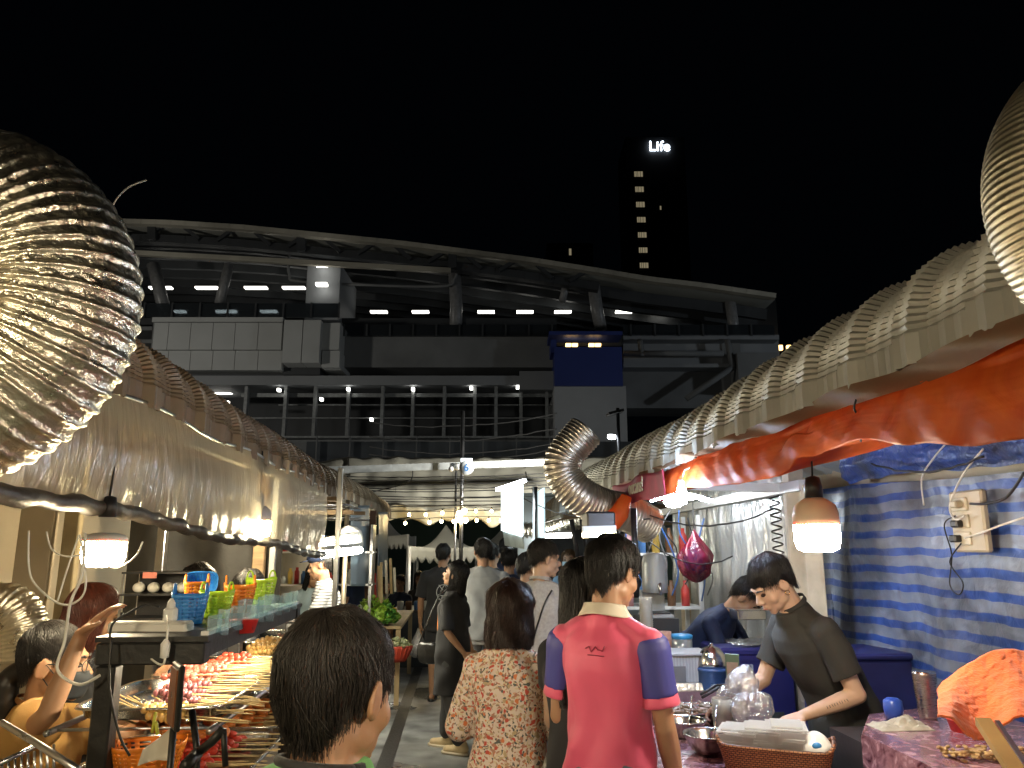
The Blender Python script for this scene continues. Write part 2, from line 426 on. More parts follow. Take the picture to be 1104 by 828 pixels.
# lights and their reflections in the glass
for x in (172,222,275,316):
    qpart('platform_light_or_reflection', lamp_m, [(x-12,308.6,x+12,310.2,50,.4)])
for x in (370,408,453,524,566,607,673,714):
    qpart('platform_light_or_reflection', lamp_m, [(x-9,334.6,x+9,336.2,50,.4)])
for x,y,w in ((193,335,6),(243,335,11),(289,335,9),(369,335,5)):
    qpart('platform_light_or_reflection', lamp_m, [(x-w,y-1,x+w,y+1,54,.4)])  # reflections of the platform lights in the glass, drawn as glowing bars
for x,y in ((346,284.5),(346,305.5)): qpart('canopy_light', lamp_spot, [(x-6,y-1.2,x+6,y+1.4,45.2,.4)])
qpart('glass_balustrade', glass_m, [(155,327,365,342,44.6,.08),(368,350,600,362,44.6,.08),(672,350,835,362,44.6,.08)])
for x in list(range(155,366,30))+list(range(370,600,25))+list(range(680,836,26)):
    y0, y1 = (326,342) if x < 366 else (349,362)
    qpart('rail_post', dark_m, [(x-.6,y0,x+1.2,y1,44.5,.1)])
# panels with seams
m = MB(); w = [165,181,205,229,253,278,304]
for a, b in zip(w, w[1:]): qb(m, a+.3, 348, b-.3, 377, 44, 3); qb(m, a+.3, 378, b-.3, 399, 44.05, 3)
qb(m, 164, 342, 305, 347, 44.1, 3)
for a, b in ((305,325.5),(326,345)): qb(m, a+.2, 345, b-.2, 391, 43.2, 3)
qb(m, 347, 348, 366, 377, 43.6, 3); qb(m, 347, 378, 366, 396, 43.65, 3)
m.build('cladding_panel', panel_m, SF, local=True)
qpart('wall_backing', conc_m, [(163,343,304,399,44.6,3),(305,346,366,396,44.4,3)])
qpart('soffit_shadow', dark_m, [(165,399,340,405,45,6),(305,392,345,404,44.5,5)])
qpart('concourse_wall', conc_m, [(366,363,598,396,45,5),(600,363,840,440,46,3)])
qpart('beam_band', M('band_grey',(.22,.23,.24),.6,var=.1,vs=.3), [(190,405,600,415,44.6,4),(560,400,598,420,44.3,2),(672,361,840,366,44.6,4),(672,392,840,396,44.8,4),(672,366,840,392,45.6,2)])
qpart('concourse_back', dark_m, [(180,412,600,492,52,1)])
qpart('concourse_floor', conc_m, [(180,470,600,495,45.5,6)])
m = MB()
for a in (262,305,337,373,410,443,477,510,533,560,588): qb(m, a, 413, a+3.4, 472, 45, .4)
qb(m, 260, 424, 600, 428, 45.5, .3); qb(m, 260, 450, 600, 451.2, 44.9, .1); qb(m, 260, 470, 600, 472, 44.9, .3); qb(m, 300,436,600,437,46,.2)
m.build('concourse_frame', M('frame_steel',(.25,.26,.26),.4,.4), SF, local=True)
for x,y in ((300,420),(375,419),(445,419),(508,418),(346,430),(558,417),(400,452)):
    qpart('concourse_light', lamp_spot, [(x-1.5,y-1.5,x+1.5,y+1.5,44.6,.3)])
for x,y,w in ((235,433,11),(240,423,9)): qpart('concourse_light', lamp_m, [(x-w,y-1,x+w,y+1,47,.3)])
qpart('blue_kiosk_wall', blue_m, [(598,374,671,416,43,4)])
qpart('blue_kiosk_canopy', blue_m, [(592,357,671,361,42.5,5),(594,366,600,380,43.2,3)])
qpart('kiosk_recess', dark_m, [(600,361,670,373,44.2,3)])
for x in (613,620,638,645): qpart('kiosk_lamp', lamp_warm, [(x-3,370,x+3,372.5,43.1,.3)]); qpart('kiosk_lamp', lamp_warm, [(x-2,365,x+2,366,43.6,.2)])
qpart('ticket_hall_wall', M('hall_grey',(.36,.37,.38),.7,var=.12,vs=.4), [(598,416,676,490,43.2,6)])
qpart('side_block', conc_m, [(796,380,840,420,44,5),(780,368,800,440,45.5,1)])
for k,(a,b) in enumerate((((672,381),(780,381)),((690,366),(692,384)),((784,366),(790,396)),((790,396),(740,430)))):
    m = MB(); m.tube([Q(*a,44.4), Q(*b,44.4)], .18, 7); m.build('drain_pipe', conc_m, SF, local=True)
for x in (842,851): qpart('far_window_light', lamp_warm, [(x-2,372,x+2,377,60,.3)])
# escalator at far left
qpart('stair_truss', conc_m, [(130,352,164,356,45,3),(128,366,164,370,45,3)])
# low site fence and shed before the station
FN = T('site_fence', 'low dark fence with thin posts at the foot of the station', 'fence', (0,0,0), -YAW)
qpart('fence_panel', M('fence_dark',(.06,.07,.08),.6,var=.2,vs=.6), [(330,476,700,500,36,.1)], FN)
for x in range(340,700,36): qpart('fence_post', conc_m, [(x,470,x+1.5,500,35.8,.12)], FN)

# ================================================================ far tower with sign
TW = T('apartment_tower', 'dark high rise tower with a white lit sign and one column of dim windows', 'tower', (0,0,0), -YAW)
qpart('tower_wall', M('tower_dark',(.008,.009,.012),.8,var=.2,vs=.05), [(677,148,742,330,260,20)], TW)
win_m = glow('dim_window', (.95,.8,.5), .13); 
for k in range(8):
    y = 188+k*16.4; x = 688.5+k*1.0
    m = MB()
    for a,b in ((-4.6,-2.9),(-2.4,-1.1),(-.6,1.6),(2.1,4.5)): qb(m, x+a, y-3.2, x+b, y+2.4, 259.8, .1)
    m.build('window', win_m, TW, local=True)
    qpart('balcony', conc_m, [(x-5,y+3,x+6,y+4.4,259,1)], TW)
qpart('window', win_m, [(711.5,222,713,226,259.8,.1)], TW)
sg = glow('sign_white', (.8,.9,1), 6)
c = Q(711, 158, 259.5); o = text('Life', 5.6, sg, TW, Matrix.Rotation(-YAW,4,'Z') @ Matrix.Translation(c) @ Matrix.Rotation(math.pi/2,4,'X'), .2, 'sign_lettering', off=-.03)
TW2 = T('distant_building', 'unlit distant building with one tiny lit window beyond the station roof', 'building', (0,0,0), -YAW)
qpart('building_wall', M('far_dark',(.015,.016,.02),.8), [(590,262,640,330,200,15)], TW2)
qpart('window', win_m, [(613.5,268,616,275,199.8,.1)], TW2)

# ================================================================ street lamps that light the station (either side, outside the view)
def street_lamp(u, D, tgt, power, col, label):
    p = RY.inverted() @ Vector((u, D, 0))
    t = T('street_lamp', label, 'street lamp', p, group='street lamps before the station')
    m = MB(); m.tube([(0,0,0),(0,0,5),(0,0,9.3)], [.12,.09,.06], 10); m.build('pole', steel, t, local=True)
    d = (Vector(tgt)-Vector((p.x,p.y,9.2))); dh = Vector((d.x,d.y,0)).normalized()
    m = MB(); m.tube([(0,0,9.2), dh*1.4+Vector((0,0,9.5))], .04, 8); m.build('arm', steel, t, local=True)
    hp = dh*1.6+Vector((0,0,9.5)); rz = math.atan2(dh.y,dh.x)
    m = MB(); m.box(hp+Vector((0,0,.08)), (.7,.3,.12), rz, bev=.03); m.build('lamp_head', darkmetal, t, local=True)
    m = MB(); m.box(hp, (.6,.24,.03), rz); m.build('lamp_glass', glow('lamp_glass', col, 8), t, local=True)
    L = bpy.data.lights.new('street_light','AREA'); L.energy = power; L.color = col; L.size = 1.0; L.spread = R(150)
    o = bpy.data.objects.new('street_light', L); COL.objects.link(o); o.location = p+hp+Vector((0,0,-.1)); o.rotation_euler = (Vector(tgt)-o.location).to_track_quat('-Z','Y').to_euler()
street_lamp(-34, 24, (-6, 46, 11), 640, (1,.95,.85), 'tall street lamp at the left end of the station forecourt')
street_lamp(36, 24, (8, 46, 11), 480, (.85,.93,1), 'tall street lamp at the right end of the station forecourt')

# floodlight on slim pole by the end of the right roof
p0 = P(661, 500, 12.2); t = T('floodlight_pole', 'slim pole with a solar panel and one lit floodlight above the corrugated roof', 'floodlight', (p0.x,12.2,0))
a = P(666,440,12.2)
m = MB(); m.tube([(a.x,12.2,0),(a.x,12.2,a.z)], .028, 8); m.build('pole', darkmetal, t)
m = MB(); m.bar(P(655,447,12.2), P(671,443,12.2), .26, .04); m.build('solar_panel', darkmetal, t)
fl = P(659.5,471,12.2)
m = MB(); m.box(fl, (.13,.05,.07), R(20), bev=.01); m.build('floodlight_head', glow('flood_white',(.9,.97,1),22), t)
L = bpy.data.lights.new('flood_light','AREA'); L.energy = 190; L.color = (.95,.93,.85); L.size = .2; L.spread = R(160)
o = bpy.data.objects.new('flood_light', L); COL.objects.link(o); o.location = fl+Vector((-.03,.08,.0)); o.rotation_euler = (Vector((-1,19,3.2))-o.location).to_track_quat('-Z','Y').to_euler()

# ================================================================ big beige canvas marquee across the end of the alley
canvas = M('canvas', (.46,.44,.36), .95, var=.12, vs=1.2, bmp=.2, bs=4)
MQ = T('marquee_tent', 'wide beige canvas marquee roof spanning the end of the alley', 'marquee', (0,15,0))
def mq(i, j):
    # i across, j from front hem up to ridge
    px = 330+i*330; y = 553 - 60*j
    if i < .15: y += 6*(1-i/.15)*j
    Y = 14.8+2.9*j
    v = P(px, y - 3*math.sin(i*9)*(1-j)*.5, Y)
    v.z += .10*abs(math.sin(i*math.pi*5))*(1-j) + .05*nz(i*22,j*7)
    return v
m = MB(); m.grid(80, 24, mq); m.build('canvas_roof', canvas, MQ, thick=.02)
m = MB()
def val(i, j):
    v = mq(i, 0); v.y -= .02; v.z += .03 - (.17+.10*abs(math.sin(i*math.pi*9)))*j; v.y += .03*math.sin(i*60); return v
m.grid(160, 5, val); m.build('scalloped_valance', M('valance_cream',(.55,.5,.36),.75), MQ, thick=.01)
m = MB()
for px in (375, 565): m.tube([P(px,552,14.75), P(px+3,520,16.3), P(px,493,17.6)], .02, 6)
m.build('roof_seam', M('seam_brown',(.2,.18,.14),.7), MQ)
m = MB(); m.bar(P(330,508,14.4), P(610,498,14.4), .08, .13); m.build('gutter_beam', M('beam_white',(.38,.40,.40),.5,bmp=.4,bs=30), MQ)
for px, r in ((497.5,.035),(491,.02)):
    q = P(px, 556, 14); m = MB(); m.tube([(q.x,14,0),(q.x,14,q.z+ (.9 if px<495 else 1.9))], r, 8); m.build('pole', steel, MQ)
for k in range(11):
    y0 = 512+k*3.6; m = MB(); m.tube(cat_wire(P(336,y0+random.uniform(-2,3),14.4), P(612,y0-2+random.uniform(-2,3),13.6), random.uniform(.02,.1), 16, .008), .009, 5)
    tag(m.build('overhead_cable', wire_b), 'black overhead cable, among the sagging ones strung across the beige marquee', 'cable', 'overhead cables before the marquee')
for k,(ya,yb) in enumerate(((470,462),(482,478),(490,484),(455,446))):
    m = MB(); m.tube(cat_wire(P(398,ya,24), P(600,yb,22), .25, 20, .02), .02, 5)
    tag(m.build('overhead_cable', wire_g), 'grey overhead cable sagging before the station concourse, one of a high bundle', 'cable', 'cables before the concourse')
m = MB(); m.tube(spline([P(338,553,13),P(400,531,14),(P(440,520,14)),P(445,505,14.5)],8), .01, 5); tag(m.build('loose_cable', wire_b),'thin black cable hooked up to the white beam over the alley','cable')
# round sign with 6
sgm = M('sign_white_enamel', (.8,.85,.88), .4, var=.03); c = P(503, 504, 13.4)
S6 = T('round_sign', 'small white round sign with a blue 6 on the pole over the alley', 'sign', c)
m = MB(); m.lathe([(.0001,-.015),(.125,-.015),(.13,0),(.125,.015),(.0001,.015)], c, 28, axis=(0,-1,0)); m.build('sign_disc', sgm, S6)
m = MB(); m.box(c+Vector((0,.03,.13)), (.2,.04,.06)); m.build('sign_lamp', glow('sign_lamp',(.85,.95,1),2), S6)
text('6', .19, M('sign_blue',(.05,.22,.6),.5), S6, Matrix.Translation(c+Vector((-.0,-.02,-.005))) @ Matrix.Rotation(math.pi/2,4,'X'), .003, 'number')
m = MB(); c = P(490,503,13.6); m.box(c,(.16,.1,.12),bev=.02); m.cap(c+Vector((-.02,-.06,-.02)),.04,c+Vector((-.06,-.16,-.06)),.045); tag(m.build('security_camera', white_paint), 'white security camera clamped beside the round number sign', 'camera')
# string lights
SL = T('string_lights', 'two rows of round warm bulbs strung under the marquee edge', 'string lights', P(500,560,14))
bulb_w = glow('warm_string_bulb', (1,.74,.34), 45)
for row in (((441,555),(459,555),(477,553),(495,553.5),(501,551),(513,551),(530,551)), ((437,564),(463,563),(476,562),(489,562),(495,560),(502,561),(514,561),(527,561),(540,561))):
    pts = [P(x,y,13.9) for x,y in row]
    m = MB(); m.tube([pts[0]+Vector((-1.1,0,.12))]+[p+Vector((0,0,.07)) for p in pts]+[pts[-1]+Vector((.6,0,.1))], .006, 5); m.build('cord', wire_b, SL)
    for i, p in enumerate(pts):
        big = 1.6 if abs(p.x-P(497,560,13.9).x) < .12 else 1
        m = MB(); m.ell(p, (.026*big,.026*big,.032*big), n=10, m=7); b_ = m.build('bulb', bulb_w, SL)
        m = MB(); m.lathe([(.012,.025),(.014,.06),(.0001,.065)], p, 8); m.build('socket', black_plastic, b_)
# gazebo tents beyond
tent_m = M('tent_grey', (.42,.43,.4), .7, var=.1, vs=1.5, bmp=.15, bs=5)
def gazebo(pxl, pxr, ypk, yhem, D, dep, label):
    a = P(pxl, yhem, D); b = P(pxr, yhem, D); w = b.x-a.x; pk = P((pxl+pxr)/2, ypk, D+dep/2)
    t = T('gazebo_tent', label, 'tent', ((a.x+b.x)/2, D+dep/2, 0), group='gazebo tents beyond the marquee')
    cs = [Vector((a.x,D,a.z)), Vector((b.x,D,a.z)), Vector((b.x,D+dep,a.z)), Vector((a.x,D+dep,a.z))]
    m = MB()
    for i in range(4):
        p, q = cs[i], cs[(i+1)%4]
        def fn(s, r): 
            e = p.lerp(q, s); v = e.lerp(pk, r); v.z -= .22*math.sin(math.pi*r)*(1-.3*math.sin(math.pi*s)); v.z -= .04*math.sin(math.pi*s)*(1-r); return v
        m.grid(14, 10, fn)
    m.build('tent_roof', tent_m, t, thick=.01)
    m = MB()
    for i in range(4):
        p, q = cs[i], cs[(i+1)%4]; n = 9
        m.grid(n*8+1, 4, lambda s, r: p.lerp(q, s) + Vector((0,0,-.04*math.sin(math.pi*s)-(.2+.12*abs(math.sin(math.pi*s*n)))*r)))
    m.build('tent_valance', tent_m, t, thick=.008)
    for p in cs: m = MB(); m.tube([(p.x,p.y,0),p], .03, 8); m.build('leg', white_paint, t)
    return t
gazebo(442, 520, 566, 589, 16.5, 3, 'grey peaked gazebo with scalloped hem left of the alley pole')
gazebo(516, 578, 562, 586, 19.5, 3, 'grey peaked gazebo right of the alley pole, partly behind the heads')
gazebo(395, 440, 560, 576, 19, 3, 'small grey peaked gazebo furthest left beside the end of the left stall roof')
# dark backdrop buildings beyond tents : market hoarding
m = MB(); m.box((0,27,2.2), (26,.3,4.4)); tag(m.build('hoarding_wall', M('hoarding_green',(.05,.09,.07),.7,var=.3,vs=.8)), 'dark green hoarding wall behind the gazebos', 'wall')
# ================================================================ barrel eaves (corrugated, crimp curved)
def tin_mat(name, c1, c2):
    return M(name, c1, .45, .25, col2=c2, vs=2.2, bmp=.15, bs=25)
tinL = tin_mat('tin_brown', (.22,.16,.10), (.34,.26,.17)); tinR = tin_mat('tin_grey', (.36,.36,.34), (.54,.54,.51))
def eave(side, x0, z0, Rr, y0, y1, pitch, mat, label, vert=.08):
    t = T('stall_roof', label, 'roof', (side*(x0+Rr), (y0+y1)/2, 0))
    prof = []                        # (x outward from face, z, nx, nz, crimp phase)
    for k in range(5): prof.append((0, z0+vert*k/4, -1, 0, None))
    na = 84
    for k in range(1, na+1):
        a = math.pi/2*k/na*1.12; prof.append((Rr-Rr*math.cos(a), z0+vert+Rr*math.sin(a), -math.cos(a), math.sin(a), k))
    e = prof[-1]
    for k in range(1, 8): prof.append((e[0]+.16*k, e[1]-.055*k, e[2], e[3], None))
    ny = int((y1-y0)/.02)
    def f(i, j):
        y = y0+(y1-y0)*i; p = prof[int(round(j*(len(prof)-1)))]
        ph = (y/pitch) % 1; k4 = (y/(pitch/5))%1
        rib = .028*(1 if ph < .24 else max(0, 1-(ph-.24)/.05) if ph < .29 else max(0,(ph-.95)/.05) if ph > .95 else 0)
        fine = .006*math.sin(k4*2*math.pi)
        cr = 0
        if p[4] is not None:
            c = (p[4] % 4)/4; cr = -.008*(1-abs(2*c-1))
            fine *= .5
        lower = 0
        h = rib+fine+cr; sag = .018*math.sin(y*.9+side)+.008*math.sin(y*2.7)
        return Vector((side*(x0+p[0]+p[2]*h), y, p[1]+p[3]*h+sag+lower))
    m = MB(); m.grid(ny, len(prof), f, smooth=False); m.build('corrugated_sheet', mat, t, thick=.002)
    m = MB(); m.bar((side*(x0+.03), y0, z0-.01), (side*(x0+.03), y1, z0-.01), .04, .05); m.build('eave_beam', M('eave_beam',(.45,.40,.30),.6), t)
    m = MB()
    y = y0+.4
    while y < y1: m.bar((side*(x0+.05), y, z0+.0), (side*(x0+1.7), y, z0+.16), .04, .04); y += 1.2
    m.build('rafter', wood, t, kind='stuff')
    return t
eave(-1, 1.10, 2.10, .19, -1.2, 12.3, .27, tinL, 'brown corrugated barrel roof of the left food stalls')
eave(1, 1.15, 2.10, .23, -1.2, 8.6, .30, tinR, 'pale grey corrugated barrel roof of the right food stalls')
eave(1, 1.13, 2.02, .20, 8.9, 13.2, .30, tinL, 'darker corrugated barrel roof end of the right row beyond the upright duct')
# ceilings inside
m = MB(); m.box((-2.35,5.5,2.34), (1.9,13.4,.04)); tag(m.build('stall_ceiling', beige_ply), 'plywood ceiling over the left food stalls', 'ceiling')
m = MB(); m.box((2.5,3.7,2.42), (1.8,9.8,.04)); tag(m.build('stall_ceiling', beige_ply), 'plywood ceiling over the right food stalls', 'ceiling')
# ================================================================ clear plastic curtain on the left
PLm = film('clear_plastic', (1,.90,.68), .40, .24, .6, 8, (1,4,.6), lit=.76)
PC = T('plastic_curtain', 'crinkled clear plastic curtain hanging from the left brown roof, rolled at its hem', 'curtain', (-1.1,4,0))
Y0c, Y1c = .6, 6.35
def rollz(y): return 1.80 - .042*(y-1.8) + .012*math.sin(y*3)
def cur(i, j):
    y = Y0c+(Y1c-Y0c)*i; zt = 2.125+.012*math.sin(y*5); zb = rollz(y)
    ph = y + .10*j*math.sin(y*1.3+.6)
    A = .5+.5*math.sin(y*1.9+j*1.5)
    g = .005*math.sin(ph*11+2.5*math.sin(y*2.1+j))+.0022*A*math.sin(ph*37+4*math.sin(y*2.3))+.0011*(1-A)*math.sin(ph*90+5*math.sin(y*3+j*2))+.003*nz(y*6+j*4,j*3)
    x = -1.085 + g*(.5+.8*j) + .022*math.sin(math.pi*j) - .012*math.sin(y*1.3)*j
    return Vector((x, y, zt+(zb-zt)*j))
m = MB(); m.grid(900, 14, cur); m.build('curtain_sheet', PLm, PC)
m = MB(); ys = [Y0c+(Y1c-Y0c)*k/140 for k in range(141)]
m.tube([(-1.085+.006*math.sin(y*23), y, rollz(y)-.015+.004*math.sin(y*31)) for y in ys], [.024+.002*math.sin(y*17)+.0012*math.sin(y*51) for y in ys], 12)
m.build('rolled_hem', M('rolled_plastic', (.075,.065,.05), .42, .0, var=.6, vs=25, bmp=.6, bs=35, st=(1,.4,1), bd=.01), PC)
m = MB(); m.tube([(-1.09,y,2.13+.012*math.sin(y*5)) for y in ys], .008, 6); m.build('hanging_rod', steel, PC)
# ================================================================ ducts
def arc(C, r, a0, a1, n, ax=Vector((1,0,0)), ay=Vector((0,0,1))):
    return [C + ax*r*math.cos(R(a0+(a1-a0)*k/n)) + ay*r*math.sin(R(a0+(a1-a0)*k/n)) for k in range(n+1)]
C = P(-64, 324, 1.63); ax = Vector((1,.06,0)).normalized()
pth = resample(spline([C+Vector((-1.0,-.1,.10)), C+Vector((-.5,-.05,.19)), C+Vector((-.16,0,.215))]+arc(C, .215, 84, -84, 12, ax)+[C+Vector((-.16,0,-.22)), C+Vector((-.5,.05,-.25)), C+Vector((-1.1,.1,-.28))], 12), .004)
d1 = duct(pth, .178, .0225, .0052, .0024, foil, seg=130, seed=3)
tag(d1, 'big crumpled foil duct bending in a tight U above the left stalls', 'duct', 'foil exhaust ducts')
C = P(1275, 214, 1.2)
pth = resample(spline([C+Vector((.9,.1,.40)), C+Vector((.3,.02,.24))]+arc(C, .208, 78, 282, 14, Vector((1,.0,.0)), Vector((.0,.0,1)))+[C+Vector((.3,.0,-.24)), C+Vector((1,0,-.3))], 12), .004)
d2 = duct(pth, .136, .0085, .0015, .0004, foil_f, seg=90, seed=5)
tag(d2, 'big smooth ribbed golden duct curving over the near right corrugated roof', 'duct', 'foil exhaust ducts')
# seams on it
pth = spline([P(700,566,5.3), P(676,553,5.2), P(650,547,5.15), P(628,536,5.1), P(612,520,5.1), P(606,503,5.1), P(612,487,5.1), P(632,464,5.1)], 12)
d3 = duct(pth, .122, .024, .006, .0025, foil_d, seg=40, seed=9)
tag(d3, 'upright open ended foil duct hooking up before the right roof', 'duct', 'foil exhaust ducts')
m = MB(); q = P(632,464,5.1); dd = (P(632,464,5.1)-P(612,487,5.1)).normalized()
m.lathe([(.0001,0),(.118,.0)], q-dd*.05, 24, axis=dd); m.build('mouth_shade_disc', darkmetal, d3)  # dark disc stands in for the shade inside the open duct
pth = spline([P(-60,640,3.2)+Vector((-.3,0,.05)), P(-20,652,3.2), P(8,654,3.2), P(22,668,3.2), P(26,688,3.2), P(26,712,3.2)], 10)
d4 = duct(pth, .085, .016, .004, .003, foil, seg=50, seed=11); tag(d4, 'small crumpled foil duct bending down behind the woman in the tan top', 'duct', 'foil exhaust ducts')
pth = spline([P(560,572,11), P(585,570,11), P(612,560,11), P(640,556,11)], 10)
d5 = duct(pth, .16, .05, .012, .01, foil, seg=30, seed=12); tag(d5, 'crumpled bright foil duct lying beneath the dark end of the right roof', 'duct', 'foil exhaust ducts')
# stray wire by the roof
m = MB(); m.tube(spline([P(104,236,2.2),P(116,232,2.2),P(126,214,2.2),P(140,201,2.2),P(158,194,2.2)],6), .0028, 5); tag(m.build('stray_wire', wire_w), 'single bent wire sticking up behind the crumpled duct', 'wire')

# ================================================================ orange tarp drape on the right
def tarp_mat():
    m, nt, b = newmat('orange_tarp'); v = tex_co(nt)
    n = nd(nt,'ShaderNodeTexNoise'); n.inputs['Scale'].default_value = 5; n.inputs['Detail'].default_value = 6; n.inputs['Distortion'].default_value = 1.5; nt.links.new(v, n.inputs['Vector'])
    rp = nd(nt,'ShaderNodeValToRGB'); e = rp.color_ramp.elements; e[0].position=.3; e[0].color=(.72,.10,.012,1); e[1].position=.75; e[1].color=(.92,.22,.035,1)
    nt.links.new(n.outputs[0], rp.inputs[0]); nt.links.new(rp.outputs[0], b.inputs['Base Color'])
    b.inputs['Roughness'].default_value = .58; b.inputs['Coat Weight'].default_value = .0
    bump(nt, b, n.outputs[0], .35, .02)
    tl = nd(nt,'ShaderNodeBsdfTranslucent'); nt.links.new(rp.outputs[0], tl.inputs['Color'])
    mx = nd(nt,'ShaderNodeMixShader'); mx.inputs[0].default_value = .4; out = nt.nodes['Material Output']
    nt.links.new(b.outputs[0], mx.inputs[1]); nt.links.new(tl.outputs[0], mx.inputs[2]); nt.links.new(mx.outputs[0], out.inputs['Surface']); return m
tarp_o = tarp_mat()
bot = [(0,1.84),(1.1,1.84),(1.6,1.865),(1.85,1.90),(2.13,1.95),(2.3,1.945),(2.6,1.895),(3.0,1.90),(3.4,1.915),(3.9,1.945),(4.1,1.935),(4.5,1.94),(5.0,1.96),(5.4,1.97)]
def interp(t, y):
    for a, b in zip(t, t[1:]):
        if y <= b[0]: s = (y-a[0])/(b[0]-a[0]) if b[0] > a[0] else 0; s = s*s*(3-2*s); return a[1]+(b[1]-a[1])*s
    return t[-1][1]
def drape(i, j):
    y = -.4+5.6*i; zb = interp(bot, max(0,y)); zt = 2.085+.01*math.sin(y*4)
    w = .003*math.sin(y*7+4*j+2*math.sin(y*3))+.0018*math.sin(y*29+j*9+2*math.sin(y*4))+.003*nz(y*5,j*5)+.0014*nz(y*41,j*26)+.006*abs(math.sin(y*8+j*5+2*math.sin(y*2.3+j)))*abs(math.sin(y*3.1+j*2))-.005*abs(math.sin(y*17-j*7))*abs(math.sin(y*1.7+1))
    if j < .5:
        t = j/.5; x = 1.16 - .035*math.sin(math.pi*t*.8) ; z = zt+(zb-zt)*t
    else:
        t = (j-.5)/.5; x = 1.135+1.0*t; z = zb+.0+ (2.26-zb)*(t**.8) - .05*math.sin(math.pi*t)*(1+.4*math.sin(y*3))
    cinch = math.exp(-((y-2.52)/.09)**2)*.05*(1 if j>.25 else 0)
    return Vector((x + w*(1.6 if j>.1 else .4) - cinch*.3, y, z + (w*.8 if j > .5 else 0)+cinch*.7))
m = MB(); m.grid(300, 60, drape); tag(m.build('orange_tarp', tarp_o), 'orange plastic tarp sagging under the right corrugated roof', 'tarp')
# brownish see-through band between roof and tarp
m = MB(); m.grid(260, 8, lambda i,j: Vector((1.128+.012*math.sin(i*60+j*3), -.4+5.2*i, 2.11-(.03+.03*math.exp(-((5.2*i-2.2)/1.2)**2))*j+.006*math.sin(i*40))))
tag(m.build('brown_sheet', film('brown_film',(.40,.26,.17),.25,.5,.3,9,lit=.93)), 'brownish see-through sheet strip between the grey roof edge and the orange tarp', 'sheet')
m = MB(); m.tube([P(676,545,4.9)+Vector((0,0,.06)), P(668,553,4.9), P(659,563,4.9), P(657,567,4.9)], [.035,.06,.065,.055], 16)
tag(m.build('tarp_roll', tarp_o), 'red orange rolled tarp end hanging beside the upright duct', 'tarp')
m = MB(); m.tube(spline([P(928,476,2.2),P(930,455,2.15),P(921,440,2.1),P(928,420,2.1)],6), .003, 5); tag(m.build('tie_wire', wire_b), 'thin black tie wire cinching the orange tarp', 'wire')
# banner with lettering
BN = T('stall_banner', 'dark red mesh banner with pale lettering hanging under the right roof', 'banner', (1.13,4.9,1.9))
ban = M('banner_red',(.30,.03,.06),.6,var=.3,vs=9)
def bnf(i,j):
    y = 4.15+1.45*i; return Vector((1.105+.01*math.sin(y*9+j), y, 2.08-.17*j*(1-.25*i)+.01*math.sin(y*7)))
m = MB(); m.grid(40,8,bnf); m.build('banner_cloth', ban, BN, thick=.004)
text('oucans!', .13, M('banner_letters',(.62,.6,.45),.6), BN, Matrix.Translation((1.082,4.75,2.02)) @ Matrix.Rotation(-math.pi/2,4,'Z') @ Matrix.Rotation(math.pi/2,4,'X'), .002)

# ================================================================ right stall back wall : blue striped tarp
def stripes():
    m, nt, b = newmat('striped_tarp'); tc = nd(nt,'ShaderNodeTexCoord'); sp = nd(nt,'ShaderNodeSeparateXYZ'); nt.links.new(tc.outputs['Object'], sp.inputs[0])
    n = nd(nt,'ShaderNodeTexNoise'); n.inputs['Scale'].default_value = 3.5; n.inputs['Detail'].default_value = 3; nt.links.new(tc.outputs['Object'], n.inputs['Vector'])
    ma = nd(nt,'ShaderNodeMath', operation='MULTIPLY_ADD'); ma.inputs[1].default_value = .05; nt.links.new(n.outputs[0], ma.inputs[0]); nt.links.new(sp.outputs['Z'], ma.inputs[2])
    mu = nd(nt,'ShaderNodeMath', operation='MULTIPLY'); mu.inputs[1].default_value = 11.2; nt.links.new(ma.outputs[0], mu.inputs[0])
    fr = nd(nt,'ShaderNodeMath', operation='FRACT'); nt.links.new(mu.outputs[0], fr.inputs[0])
    rp = nd(nt,'ShaderNodeValToRGB'); e = rp.color_ramp.elements
    e[0].position=0; e[0].color=(.045,.11,.42,1); e[1].position=1; e[1].color=(.29,.34,.43,1); 
    a = e.new(.40); a.color=(.05,.12,.44,1); c_ = e.new(.43); c_.color=(.27,.32,.42,1); g=e.new(.96); g.color=(.24,.29,.39,1)
    nt.links.new(fr.outputs[0], rp.inputs[0])
    n2 = nd(nt,'ShaderNodeTexNoise'); n2.inputs['Scale'].default_value = 2.2; n2.inputs['Detail'].default_value = 8; nt.links.new(tc.outputs['Object'], n2.inputs['Vector'])
    r2 = nd(nt,'ShaderNodeValToRGB'); r2.color_ramp.elements[0].position=.42; r2.color_ramp.elements[0].color=(.22,.2,.17,1); r2.color_ramp.elements[1].position=.58; r2.color_ramp.elements[1].color=(1,1,1,1)
    nt.links.new(n2.outputs[0], r2.inputs[0])
    mx = nd(nt,'ShaderNodeMixRGB', blend_type='MULTIPLY'); mx.inputs[0].default_value=.75; nt.links.new(rp.outputs[0], mx.inputs[1]); nt.links.new(r2.outputs[0], mx.inputs[2])
    nt.links.new(mx.outputs[0], b.inputs['Base Color']); b.inputs['Roughness'].default_value=.38
    n3 = nd(nt,'ShaderNodeTexNoise'); n3.inputs['Scale'].default_value=14; n3.inputs['Detail'].default_value=7; n3.inputs['Distortion'].default_value=.7; nt.links.new(tc.outputs['Object'], n3.inputs['Vector'])
    bump(nt,b,n3.outputs[0],.4,.02); return m
st_m = stripes()
